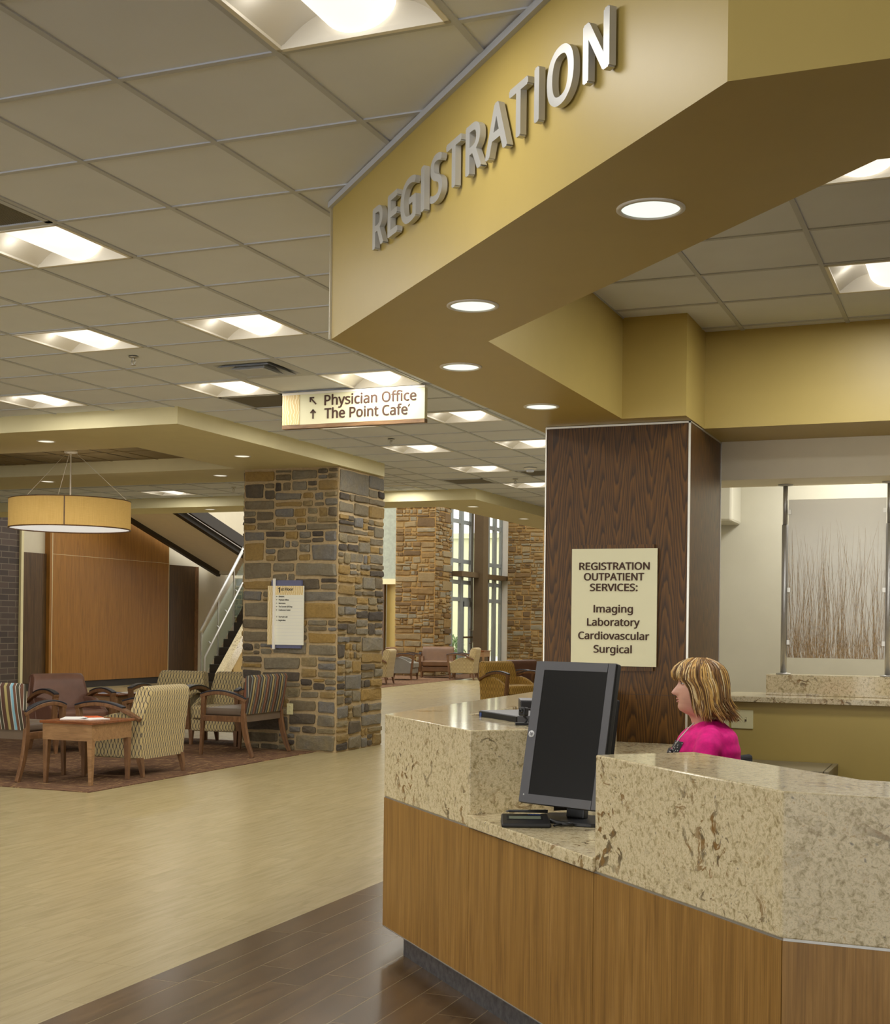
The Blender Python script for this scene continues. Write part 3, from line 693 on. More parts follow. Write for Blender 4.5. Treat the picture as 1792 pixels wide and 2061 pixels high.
downlight(-6.72, 19.62, LZ, 'downlight in the far cream soffit beside the walnut column edge', True, .088, 9)
for y in (21.9, 24.2, 26.5): downlight(-6.72, y, LZ, 'downlight in the far cream soffit hidden behind the walnut column', True, .088, 9)
def grille(i, j, label, perforated):
    x, y = GX + (i + .5) * T, GY + (j + .5) * T; o = thing('air_grille', label, 'air grille', (x, y, CZ), 0, 'ceiling return air grilles'); h = T / 2 - .013
    m = MB()
    for a, b in (((-h, -h), (h, -h + .03)), ((-h, h - .03), (h, h)), ((-h, -h), (-h + .03, h)), ((h - .03, -h), (h, h))): m.box((a[0], a[1], -.003), (b[0], b[1], .012))
    m.build('frame', 'ceiling_grid', o)
    m = MB(); m.box((-h + .02, -h + .02, .03), (h - .02, h - .02, .035)); m.build('backing', 'vent_dark', o)
    m = MB(); n = 46
    for q in range(n):
        a = -h + .03 + (2 * h - .06) * q / n
        m.box((a, -h + .03, .004), (a + .0075, h - .03, .012))
    m.build('slats', 'grille', o)
grille(-3, 1, 'perforated return air grille at the left edge of the ceiling', True); grille(-5, 9, 'grey return air grille beside the left end of the hanging sign', True)
grille(-6, 19, 'small grey return air grille far down the ceiling right of the stone column', True); grille(-4, 18, 'grey return air grille cut by the walnut column edge', True)
x, y = GX + (-3.5) * T, GY + 7.5 * T; o = thing('air_diffuser', 'louvered square supply air diffuser in the ceiling left of the hanging sign', 'air diffuser', (x, y, CZ)); h = T / 2 - .013
def louver(m, a, b, za, zb):
    q = lambda s, z: [(-s, -s, z), (s, -s, z), (s, s, z), (-s, s, z)]
    m.loft([q(a, za), q(b, zb), q(b - .004, zb + .003), q(a - .004, za + .003)], cap=False, smooth=False)
m = MB(); louver(m, h, h - .06, 0, .0); louver(m, h - .06, h - .1, 0, .045); m.build('frame', 'ceiling_grid', o)
m = MB(); louver(m, h - .085, h - .15, -.012, .035); m.build('louver', 'ceiling_grid', o); m = MB(); louver(m, h - .15, h - .2, -.018, .03); m.build('louver', 'ceiling_grid', o)
m = MB(); m.box((-.115, -.115, -.02), (.115, .115, -.008)); m.build('centre_plate', 'ceiling_grid', o, bevel=.006)
m = MB(); m.box((-h, -h, .05), (h, h, .055)); m.build('backing', 'vent_dark', o)
def sprinkler(x, y, z, label):
    o = thing('sprinkler_head', label, 'sprinkler', (x, y, z), 0, 'ceiling sprinkler heads')
    m = MB(); m.lathe([(.034, 0), (.034, -.004), (.014, -.012), (.012, 0)], k=16); m.build('escutcheon', 'steel', o)
    m = MB(); m.lathe([(.009, 0), (.009, -.03)], k=8); m.tube([(.016, 0, -.025), (.012, 0, -.045), (0, 0, -.055)], .003, 6); m.tube([(-.016, 0, -.025), (-.012, 0, -.045), (0, 0, -.055)], .003, 6); m.lathe([(.018, -.055), (.018, -.058)], k=12); m.build('body', 'steel', o)
sprinkler(-5.42, 7.58, CZ, 'sprinkler head beside the light left of the air diffuser'); sprinkler(-5.41, 11.79, CZ, 'sprinkler head under the middle of the hanging sign')
sprinkler(-5.41, 15.46, CZ, 'sprinkler head just left of the light cut by the walnut column'); sprinkler(-9.35, 15.35, CZ, 'sprinkler head close to the left side of the stone column top')
o = thing('smoke_detector', 'round smoke detector on the ceiling near the walnut column', 'smoke detector', (-4.87, 14.43, CZ))
m = MB(); m.lathe([(.075, 0), (.075, -.012), (.06, -.02), (.05, -.02)], k=24); m.build('base', 'white_metal', o); m = MB(); m.lathe([(.045, -.018), (.042, -.045), (.02, -.05)], k=20); m.build('sensor_head', 'ceiling_grid', o)

# drum pendant
o = thing('drum_pendant', 'large tan fabric drum pendant lamp hanging over the lounge', 'pendant lamp', (-9.04, 11.55, 2.333)); R = .628; Hh = .308
m = MB(); m.lathe([(R, 0), (R, Hh), (R - .006, Hh), (R - .006, 0)], cap=False, k=72); m.build('shade', 'drum_shade', o)
m = MB(); m.lathe([(R + .002, 0), (R + .002, .012), (R - .008, .012), (R - .008, 0), (R + .002, 0)], cap=False, k=72); m.lathe([(R + .002, Hh - .006), (R + .002, Hh + .002), (R - .008, Hh + .002), (R - .008, Hh - .006), (R + .002, Hh - .006)], cap=False, k=72)
m.obox((R * math.cos(-1.0), R * math.sin(-1.0), Hh / 2), ((math.cos(-1.0), math.sin(-1.0), 0), (-math.sin(-1.0), math.cos(-1.0), 0), (0, 0, 1)), (.003, .006, Hh / 2)); m.build('shade_trim', 'chair_wood', o)
m = MB(); m.lathe([(R - .008, .012), (R * .5, .004), (1e-4, .0)], cap=False, k=72); m.build('bottom_diffuser', 'drum_bottom', o)
m = MB(); m.tube([(0, 0, .1), (0, 0, CZ - 2.333)], .008, 8); m.build('rod', 'white_metal', o)
m = MB(); m.lathe([(.07, CZ - 2.333), (.07, CZ - 2.36), (.02, CZ - 2.365)], k=24); m.build('canopy', 'white_metal', o)
for a in (.4, .4 + 2 * PI / 3, .4 + 4 * PI / 3):
    m = MB(); m.tube([(.055 * math.cos(a), .055 * math.sin(a), CZ - 2.36), (R * .97 * math.cos(a), R * .97 * math.sin(a), Hh)], .0025, 5); m.build('suspension_wire', 'white_metal', o)

# ================================================================ SIGNS
# letters on the soffit
o = thing('letter_sign', 'raised metal letters reading REGISTRATION on the gold soffit', 'sign', tuple(P1))
for ch, a, b in [('R', .612, .752), ('E', .784, .905), ('G', .922, 1.094), ('I', 1.128, 1.176), ('S', 1.215, 1.34), ('T', 1.361, 1.505), ('R', 1.526, 1.668), ('A', 1.681, 1.861), ('T', 1.856, 2.0), ('I', 2.028, 2.073), ('O', 2.109, 2.284), ('N', 2.322, 2.48)]:
    rnd_ = ch in 'GSO'
    text('letter', ch, 'letter_metal', o, N45 * .008, E45, (0, 0, 1), a, b - .014, 2.813, .15, .02, bold=.017)
    pass
# hanging sign
o = thing('hanging_sign', 'cream direction sign hanging from the ceiling, Physician Office and The Point Cafe', 'sign', (-5.13, 9.13, 2.884)); W = 1.212
m = MB(); m.box((0, 0, .028), (W, .05, .262)); m.build('panel', 'sign_cream', o, bevel=.002)
m = MB(); m.box((0, -.004, .262), (W, .054, .28)); m.build('top_rail', 'white_metal', o)
m = MB(); m.box((0, -.003, 0), (W, .053, .028)); m.build('bottom_rail', 'sign_wood', o)
m = MB(); m.box((.002, -.004, .03), (.152, -.0005, .262)); m.build('pattern_panel', 'sign_pattern', o)
for xx in (.12, W - .12):
    m = MB(); m.tube([(xx, .025, .28), (xx, .025, CZ - 2.884 + .004)], .006, 8); m.build('hanger', 'steel', o)
fo = (0, -.001, 0)
text('lettering', 'Physician Office', 'sign_brown', o, fo, (1, 0, 0), (0, 0, 1), .370, 1.143, .170, .076, .003, bold=.016)
text('lettering', 'The Point Cafe', 'sign_brown', o, fo, (1, 0, 0), (0, 0, 1), .371, 1.072, .068, .076, .003, bold=.016)
m = MB(); m.obox((1.082, -.003, .134), ((.5, 0, .87), (.87, 0, -.5), (0, 1, 0)), (.011, .0035, .0015))
m.build('accent', 'sign_brown', o)
m = MB(); arrow(m, fo, (1, 0, 0), (0, 0, 1), (.272, .208), .075, PI * .75, .011, .003); m.build('arrow', 'sign_brown', o)
m = MB(); arrow(m, fo, (1, 0, 0), (0, 0, 1), (.272, .104), .07, PI / 2, .011, .003); m.build('arrow', 'sign_brown', o)
# column sign
o = thing('column_sign', 'cream sign on the walnut column listing registration and outpatient services', 'sign', (-2.338, 7.765, 1.137)); W, Hs = .525, .702
m = MB(); m.box((0, -.03, 0), (W, -.022, Hs)); m.build('panel', 'sign_cream', o, bevel=.001)
m = MB(); m.box((.012, -.022, -.026), (W - .02, 0, Hs + .024)); m.build('backer', 'walnut', o)
def line(s, cx, w_, base, h, bold=.014, kind='lettering'):
    text(kind, s, 'sign_brown', o, (0, -.03, 0), (1, 0, 0), (0, 0, 1), cx - w_ / 2, cx + w_ / 2, base, h, .003, bold=bold)
k = W / 590.0   # sign width in crop units
zz = lambda py: Hs - (py - 945) / 808 * Hs
for s, xa, xb, yb in [('REGISTRATION', 303, 790, 1090), ('OUTPATIENT', 336, 752, 1163), ('SERVICES:', 378, 708, 1236), ('Imaging', 404, 676, 1384), ('Laboratory', 358, 722, 1476), ('Cardiovascular', 296, 787, 1570), ('Surgical', 404, 668, 1662)]:
    off = 252 - (yb - 945) * .011
    line(s, ((xa + xb) / 2 - off) * k, (xb - xa) * k, zz(yb - (0 if yb > 1300 else 0)), 49 / 808 * Hs if yb < 1300 else 50 / 808 * Hs, bold=.02 if yb < 1300 else .018)
# directory on stone column
o = thing('directory_sign', 'white floor directory on the stone column headed 1st Floor', 'sign', (-7.189, 12.545, 1.1))
m = MB(); m.box((.035, -.005, 0), (.40, .03, .728)); m.build('backer', 'sign_blue', o)
m = MB(); m.box((0, -.02, .035), (.437, -.006, .668)); m.build('panel', 'sign_white', o)
m = MB(); m.box((.0, -.0215, .035), (.085, -.0195, .668)); m.box((.085, -.0215, .57), (.43, -.0195, .668)); m.build('pattern_panel', 'sign_pattern', o)
m = MB(); m.box((.075, -.045, -.012), (.097, -.02, .745)); m.build('edge_bar', 'white_metal', o)
fo = (0, -.0222, 0)
text('lettering', '1', 'sign_black', o, fo, (1, 0, 0), (0, 0, 1), .125, .152, .595, .056, .002, bold=.012)
text('lettering', 'st Floor', 'sign_black', o, fo, (1, 0, 0), (0, 0, 1), .162, .312, .616, .03, .002, bold=.02)
zl = .546; m2 = MB()
for s, wd, an in [('Elevators', .068, PI), ('Physician Offices', .123, PI), ('Restrooms', .083, PI), ('The Summit Gift Shop', .166, PI), ('Conference Center', .145, PI), (None, 0, 0), ('The Point Cafe', .11, PI / 2), ('Registration', .086, 0)]:
    if s:
        text('lettering', s, 'sign_black', o, (0, -.0205, 0), (1, 0, 0), (0, 0, 1), .136, .136 + wd, zl, .0155, .0015, bold=.02)
        m = MB(); arrow(m, (0, -.0205, 0), (1, 0, 0), (0, 0, 1), (.113, zl + .008), .018, an, .003, .0015); m.build('arrow', 'sign_black', o)
    zl -= .0365
for q in range(14): m2.box((.1, -.0206, .06 + q * .0365), (.432, -.0199, .0612 + q * .0365))
m2.build('slot_lines', 'ceiling_grid', o)
# outlet and switches
def plate(name, label, cat, loc, w_, h_, kind):
    o = thing(name, label, cat, loc)
    m = MB(); m.box((-w_ / 2, -.008, -h_ / 2), (w_ / 2, 0, h_ / 2)); m.build('plate', 'ivory_plate', o, bevel=.003)
    if kind == 'outlet':
        for zz_ in (-.024, .024):
            m = MB(); m.lathe([(.017, 0), (.017, .004)], k=16); m.v = [(x, -.008 - z, y + zz_) for x, y, z in m.v]; m.build('socket', 'ivory_plate', o)
            m = MB(); m.box((-.007, -.0128, zz_ - .004), (-.005, -.0119, zz_ + .006)); m.box((.005, -.0128, zz_ - .004), (.007, -.0119, zz_ + .006)); m.build('slot', 'sign_black', o)
    else:
        for xx in (-.024, .024):
            m = MB(); m.box((xx - .005, -.0095, -.013), (xx + .005, -.008, .013)); m.build('slot', 'vinyl_taupe', o)
            m = MB(); m.obox((xx, -.014, .004), ((1, 0, 0), (0, .9, -.45), (0, .45, .9)), (.004, .008, .005)); m.build('toggle', 'ivory_plate', o)
    return o
plate('outlet', 'ivory wall outlet low on the stone column beside the striped chair', 'outlet', (-6.923, 12.568, .448), .075, .118, 'outlet')
plate('light_switch', 'double ivory light switch on the gold half wall behind the woman', 'light switch', (-1.476, 8.744, .78), .142, .122, 'switch')
plate('wall_plate', 'ivory wall plate half hidden by the hair of the woman', 'outlet', (-1.60, 8.744, .785), .075, .118, 'outlet')

# ================================================================ RECEPTION DESK
s2 = math.sqrt(.5); D1 = Vector((-2.36, 5.112, 0))
def PD(a, b): return (D1.x + s2 * a + s2 * b, D1.y - s2 * a + s2 * b)
A0, A1, A2, TT, GB, LT = .892, 1.815, 2.714, .991, .645, .687
desk = thing('reception_desk', 'angled registration desk of stone counters over cherry wood panels', 'reception desk')
m = MB(); m.prism([PD(0, 0), PD(A0, 0), PD(A0, .345), PD(.1, .345), (-2.05, 7.75), (-2.45, 7.75)], GB, TT); m.build('counter_block', 'granite', desk, bevel=.004, tan=True)
yy = D1.y - s2 * A2; cx, cy = PD(A2, 0); k0 = (D1.y + s2 * .345 - 3.53) / s2
m = MB(); m.prism([PD(A1, 0), PD(A2, 0), (2.2, cy - .03), (2.2, 3.5), PD(k0, .345), PD(A1, .345)], GB, TT); m.build('counter_block', 'granite', desk, bevel=.004, tan=True)
m = MB(); m.prism([PD(A0 + .001, -.014), PD(A1 + .012, -.014), PD(A1 + .012, 0), PD(A1 - .002, 0), PD(A1 - .002, 1.0), PD(A0 + .001, 1.0)], GB, LT); m.build('work_surface', 'granite', desk, bevel=.004, tan=True)
m = MB(); m.prism([(-2.048, 5.9), PD(A0 - .3, 1.001), (-1.5, 5.75), (-1.5, 7.75), (-2.048, 7.75)], GB, LT - .001); m.build('work_surface', 'granite', desk, bevel=.004)
m = MB(); m.prism([PD(.1, .346), PD(A0 - .25, .346), PD(A0 - .45, .6), (-1.62, 5.75), (-2.049, 6.0)], .90, .925); m.build('shelf', 'cherry_panel', desk)
def panel(a, b, z1=GB - .006):
    m = MB(); m.prism([PD(a + .0015, 0), PD(b - .0015, 0), PD(b - .0015, .02), PD(a + .0015, .02)], .1, z1); m.build('wood_panel', 'cherry_panel', desk)
panel(0, A0); panel(A0, A1 - .003); panel(A1 - .003, A2)
m = MB(); m.prism([(cx + .0015, cy), (2.2, cy - .03), (2.2, cy), (cx + .02, cy + .02)], .1, GB - .006); m.build('wood_panel', 'cherry_panel', desk)
m = MB(); m.prism([(-2.36, 5.112), (-2.45, 7.75), (-2.43, 7.75), (-2.34, 5.12)], .1, GB - .006); m.build('wood_panel', 'cherry_panel', desk)
m = MB(); m.prism([PD(-.0, .004), PD(A2, .004), (2.2, cy - .026), (2.2, cy + .02), PD(A2, .02), PD(0, .02)], GB - .007, GB + .001); m.prism([PD(0, -.0015), PD(A2, -.0015), (2.2, cy - .0315), (2.2, cy + .02), PD(A2, .02), PD(0, .02)], .096, .1); m.build('metal_strip', 'steel', desk)
m = MB(); m.prism([PD(.16, .035), PD(A2 + .0, .035), (2.2, cy), (2.2, cy + .03), PD(A2, .06), PD(.16, .06)], 0, .096); m.prism([PD(.16, .035), PD(.18, .06), (-2.3, 7.75), (-2.33, 7.75)], 0, .096); m.build('toe_kick', 'dark_steel', desk)
m = MB(); m.prism([PD(.05, .02), PD(A2 + .02, .02), (2.2, cy + .02), (2.2, 3.46), PD(k0, .3), PD(.1, .3), (-2.1, 7.75), (-2.42, 7.75)], .097, GB - .008); m.build('carcass', 'black_matte', desk)

# ---- monitor
fw = Vector((-.305, -.952, 0)).normalized(); rt = Vector((-fw.y, fw.x, 0)) * 1.0   # right as seen facing the screen
if rt.dot(r_) < 0: rt = -rt
def mon(name, label, base, ctr, tilt, W, H, parts=True, roll=0.0):
    o = thing(name, label, 'monitor', base)
    b = Vector(base); up = (Vector((0, 0, 1)) * math.cos(tilt) - fw * math.sin(tilt)).normalized(); nm = rt.cross(up).normalized()
    if nm.dot(fw) < 0: nm = -nm
    c = Vector(ctr) - b
    m = MB(); m.obox(c - nm * .018, (rt, up, nm), (W / 2, H / 2, .017)); m.build('housing', 'black_plastic', o, bevel=.008, seg=3)
    m = MB(); bz = .0195; q = nm * .0005
    for dx, hw in ((-W / 2 + .021, .019), (W / 2 - .0165, .0145)): m.obox(c + rt * dx + q, (rt, up, nm), (hw, H / 2 - .003, .002))
    for dy in (-H / 2 + .018, H / 2 - .018): m.obox(c + up * dy + q + rt * .00225, (rt, up, nm), (W / 2 - .0352, .0155, .002))
    m.build('bezel', 'grey_plastic', o, bevel=.001)
    m = MB(); m.obox(c + rt * (.004) - nm * .0005, (rt, up, nm), (W / 2 - .03, H / 2 - .03, .001)); m.build('screen', 'screen', o)
    if parts:
        m = MB(); m.lathe([(.0125, 0), (.0125, .001), (1e-4, .001)], k=24)
        p = c + rt * (-W / 2 + .021) + up * -.01 + nm * .003
        m.v = [tuple(p + rt * x + up * y + nm * z) for x, y, z in m.v]; m.build('logo_badge', 'logo_white', o)
        text('logo_lettering', 'hp', 'grey_plastic', o, p + nm * .001, rt, up, -.007, .007, -.004, .011, .0006, bold=.03, shear=.3)
        m = MB(); m.sphere(c + rt * (-W / 2 + .021) + up * (-H / 2 + .03) + nm * .003, .0028, 8, 6); m.build('power_light', 'logo_white', o)
        text('model_lettering', 'E190', 'logo_white', o, c + rt * (-W / 2 + .024) + up * (H / 2 - .06) + nm * .003, -up, rt, -.02, .03, 0, .006, .0004) if False else None
    # stand
    m = MB(); cc = c - nm * .07
    m.sweep([(cc.x - fw.x * .0, cc.y, .012), (cc.x - fw.x * .015, cc.y - fw.y * .015, c.z * .5), (cc.x, cc.y, c.z)], .075, .03, rt); m.build('neck', 'black_plastic', o, bevel=.004)
    m = MB(); m.obox(c - nm * .045, (rt, up, nm), (.055, .055, .02)); m.build('bracket', 'black_plastic', o)
    m = MB(); pts = []
    for i in range(40):
        a = 2 * PI * i / 40; pts.append((cc.x + fw.x * .01 + rt.x * .15 * math.copysign(abs(math.cos(a)) ** .7, math.cos(a)) + fw.x * .10 * math.copysign(abs(math.sin(a)) ** .7, math.sin(a)), cc.y + fw.y * .01 + rt.y * .15 * math.copysign(abs(math.cos(a)) ** .7, math.cos(a)) + fw.y * .10 * math.copysign(abs(math.sin(a)) ** .7, math.sin(a))))
    m.prism(pts, .0, .013); m.build('foot', 'black_plastic', o, bevel=.003)
    return o
mon('monitor', 'portrait black monitor tilted back on the lower desk counter', (-1.33, 4.5, LT), (-1.352, 4.437, .9986), math.radians(11.5), .338, .509)
m = MB(); m.tube([(-1.47, 4.66, LT + .05), (-1.47, 4.76, LT + .016), (-1.42, 4.82, LT + .007), (-1.33, 4.86, LT + .007), (-1.2, 5.0, LT + .007)], .005, 6); tag(m.build('cable', 'black_plastic'), 'black cable trailing behind the portrait monitor on the counter', 'cable')
# second screen behind, facing the clerk
o = thing('clerk_monitor', 'dark edge of the clerk screen peeking out behind the portrait monitor', 'monitor', (-1.575, 5.76, LT))
m = MB(); d_ = Vector((.9, .42, -.1)).normalized(); n_ = Vector((.42, -.9, 0)).normalized(); u_ = n_.cross(d_)
m.obox((.0, 0, .24), (n_, u_, d_), (.2, .13, .014)); m.build('housing', 'black_plastic', o, bevel=.005)
m = MB(); m.obox(Vector((0, 0, .24)) + d_ * .015, (n_, u_, d_), (.188, .118, .001)); m.build('screen', 'green_screen', o)
m = MB(); m.box((-.05, -.03, .012), (-.015, .03, .24)); m.build('neck', 'black_plastic', o); m = MB(); m.box((-.12, -.1, 0), (.04, .1, .012)); m.build('foot', 'black_plastic', o)

# ---- signature pad and pen
a = Vector((-1.519, 4.243, LT)); b = Vector((-1.382, 4.299, LT)); e1 = (b - a).normalized(); e2 = Vector((-e1.y, e1.x, 0)); sw = (b - a).length * 1.14; sd = .115
o = thing('signature_pad', 'black electronic signature pad with grey display on the lower counter', 'signature pad', tuple(a))
m = MB(); V = lambda x, y, z: tuple(e1 * x + e2 * y + Vector((0, 0, z)))
m.add([V(0, 0, 0), V(sw, 0, 0), V(sw, sd, 0), V(0, sd, 0), V(0, 0, .014), V(sw, 0, .014), V(sw - .004, sd, .034), V(.004, sd, .034)], [(3, 2, 1, 0), (4, 5, 6, 7), (0, 1, 5, 4), (1, 2, 6, 5), (2, 3, 7, 6), (3, 0, 4, 7)]); m.build('body', 'black_plastic', o, bevel=.006, seg=3)
sl = .02 / sd; hz = lambda y: .0146 + y * sl
def slab(x0, x1, y0, y1, t): mm = MB(); mm.add([V(x0, y0, hz(y0)), V(x1, y0, hz(y0)), V(x1, y1, hz(y1)), V(x0, y1, hz(y1)), V(x0, y0, hz(y0) + t), V(x1, y0, hz(y0) + t), V(x1, y1, hz(y1) + t), V(x0, y1, hz(y1) + t)], [(3, 2, 1, 0), (4, 5, 6, 7), (0, 1, 5, 4), (1, 2, 6, 5), (2, 3, 7, 6), (3, 0, 4, 7)]); return mm
slab(.02, sw - .025, .045, .085, .0006).build('bezel', 'black_matte', o); slab(.028, sw - .032, .05, .078, .0012).build('display', 'lcd', o)
text('lettering', 'TOPAZ', 'sticker_blue', o, V(0, .09, hz(.09) + .001), tuple(e1), tuple((e2 + Vector((0, 0, sl))).normalized()), sw - .075, sw - .03, 0, .009, .0006, bold=.02, shear=.2)
p = thing('stylus_pen', 'black stylus pen lying along the top of the signature pad', 'pen', tuple(a))
m = MB(); m.tube([V(.03, sd - .012, .043), V(sw - .005, sd - .012, .043)], [.0045, .006], 10); m.build('barrel', 'black_plastic', p); m = MB(); m.tube([V(.03, sd - .012, .043), V(.018, sd - .012, .042)], [.0045, .001], 8); m.build('tip', 'grey_plastic', p)
m = MB(); m.tube([V(sw + .0, sd * .55, .02), V(sw + .02, sd * .45, .012), V(sw + .05, sd * .36, .009), V(sw + .075, sd * .3, .008)], [.007, .008, .0075, .006], 8); m.tube([V(sw + .045, sd * .4, .008), V(sw + .01, sd * .15, .007)], .004, 6); tag(m.build('pad_connector', 'black_plastic'), 'short black plug lying beside the signature pad', 'cable').location = a

# ---- small computers and camera on the left counter
def PZ(a_, b_, z): x, y = PD(a_, b_); return Vector((x, y, z))
e1 = Vector((s2, -s2, 0)); e2 = Vector((s2, s2, 0))
o = thing('desktop_computer', 'slim flat black desktop computer with blue sticker on the desk end', 'computer', tuple(PZ(.19, .355, .925)))
m = MB(); m.obox(e1 * .18 + e2 * .10 + Vector((0, 0, .045)), (e1, e2, (0, 0, 1)), (.18, .10, .045)); m.build('case', 'grey_plastic', o, bevel=.003)
m = MB(); m.obox(e1 * .18 + e2 * -.002 + Vector((0, 0, .044)), (e1, e2, (0, 0, 1)), (.179, .003, .042)); m.build('front_panel', 'black_plastic', o)
m = MB(); m.obox(e1 * .02 + e2 * -.006 + Vector((0, 0, .072)), (e1, e2, (0, 0, 1)), (.008, .001, .009)); m.build('sticker', 'sticker_blue', o)
o = thing('desktop_printer', 'black box printer with slotted front behind the slim computer', 'printer', (-1.93, 5.62, .925))
m = MB(); g1 = Vector((.93, .37, 0)); g2 = Vector((-.37, .93, 0)); m.obox(g1 * .14 + g2 * .1 + Vector((0, 0, .055)), (g1, g2, (0, 0, 1)), (.14, .1, .055)); m.build('case', 'black_plastic', o, bevel=.004)
m = MB()
for q in range(5): m.obox(g1 * .1 + g2 * -.001 + Vector((0, 0, .03 + q * .012)), (g1, g2, (0, 0, 1)), (.075, .001, .002))
m.build('vents', 'grey_plastic', o)
m = MB(); m.obox(g1 * .14 + g2 * .1 + Vector((0, 0, .112)), (g1, g2, (0, 0, 1)), (.139, .099, .002)); m.build('top_cover', 'grey_plastic', o)
o = thing('webcam', 'small black webcam on a clip foot on the stone counter edge', 'webcam', (-1.645, 4.83, TT))
tc = Vector((-.32, -.94, .1)).normalized(); tr_ = Vector((.94, -.32, 0)).normalized(); tu = tr_.cross(tc)
m = MB(); m.obox((0, 0, .052), (tr_, tc, tu), (.016, .014, .017)); m.build('body', 'black_plastic', o, bevel=.006, seg=3)
m = MB(); m.lathe([(.009, 0), (.009, .004), (.004, .005)], k=16); pc = Vector((0, 0, .054)) + tc * .0135; m.v = [tuple(pc + tr_ * x + tu * y + tc * z) for x, y, z in m.v]; m.build('lens', 'screen', o)
m = MB(); m.obox((0, .0, .005), ((.9, .4, 0), (-.4, .9, 0), (0, 0, 1)), (.032, .016, .0045)); m.tube([(.005, 0, .006), (.012, .006, .022), (.0, .0, .036)], .005, 8); m.build('clip', 'black_matte', o, bevel=.002)

# ================================================================ OFFICE BACK: counter, screen, cabinet
m = MB(); m.box((-1.626, 8.69, .896), (4.9, 9.3, .932)); tag(m.build('window_counter', 'granite', bevel=.003), 'long stone counter capping the gold half wall behind the desk', 'countertop')
m = MB(); m.box((-1.366, 9.0, .932), (4.9, 9.235, 1.067)); tag(m.build('counter_riser', 'granite', bevel=.003), 'raised stone ledge standing on the rear counter under the reed screen', 'countertop')
o = thing('reed_screen', 'translucent privacy screen with embedded reeds between two metal posts', 'screen', (-1.267, 9.1, 1.067)); SH = 2.338 - 1.067
def post(x, nm):
    m = MB(); m.tube([(x, 0, .01), (x, 0, 1.0)], .021, 16); m.tube([(x, 0, 1.0), (x, 0, SH)], .016, 16)
    m.lathe([(.05, 0), (.05, .008), (.02, .012)], (x, 0, 0), 24); m.lathe([(.05, SH), (.05, SH - .008), (.018, SH - .012)], (x, 0, 0), 24); m.build('post', 'steel', o)
post(0, 0); post(.665, 1)
m = MB(); m.box((.022, -.006, .112), (.645, .006, 1.168)); m.build('panel', 'resin_panel', o)
rg = random.Random(3); m = MB()
for q in range(430):
    x = rg.uniform(.026, .64); hh = .12 + .78 * rg.random() ** 2.6 if q > 26 else rg.uniform(.62, .93)
    ln = rg.gauss(0, .045) * hh * 1.6; bw = rg.gauss(0, .014); r0 = rg.uniform(.0006, .0013); pts = []
    for i in range(5):
        t = i / 4; xx = min(.642, max(.025, x + ln * t + bw * math.sin(t * PI * 1.4))); pts.append((xx, -.0076 + rg.uniform(-.0004, .0004), .113 + hh * t))
    m.tube(pts, [r0, r0, r0 * .9, r0 * .7, r0 * .35], 4, cap=False)
tag(m.build('reeds', 'reed', o), kind='stuff')
for x in (.028, .638):
    for zq in (.2, .55, 1.07): m = MB(); m.box((x - .008 if x < .3 else x - .012, -.014, zq), (x + .012 if x < .3 else x + .008, .01, zq + .03)); m.build('clip', 'alu', o)
o = thing('file_cabinet', 'low beige metal file cabinet against the gold half wall', 'cabinet', (-1.2, 8.47, 0))
m = MB(); m.box((-.3, -.26, 0), (.295, .26, .523)); m.build('body', 'beige_metal', o, bevel=.004); m = MB(); m.box((.3, -.26, .02), (.33, .26, .523)); m.build('drawer_front', 'beige_metal', o, bevel=.004)
m = MB(); m.box((.33, .12, .4), (.342, .2, .43)); m.build('handle', 'black_plastic', o)

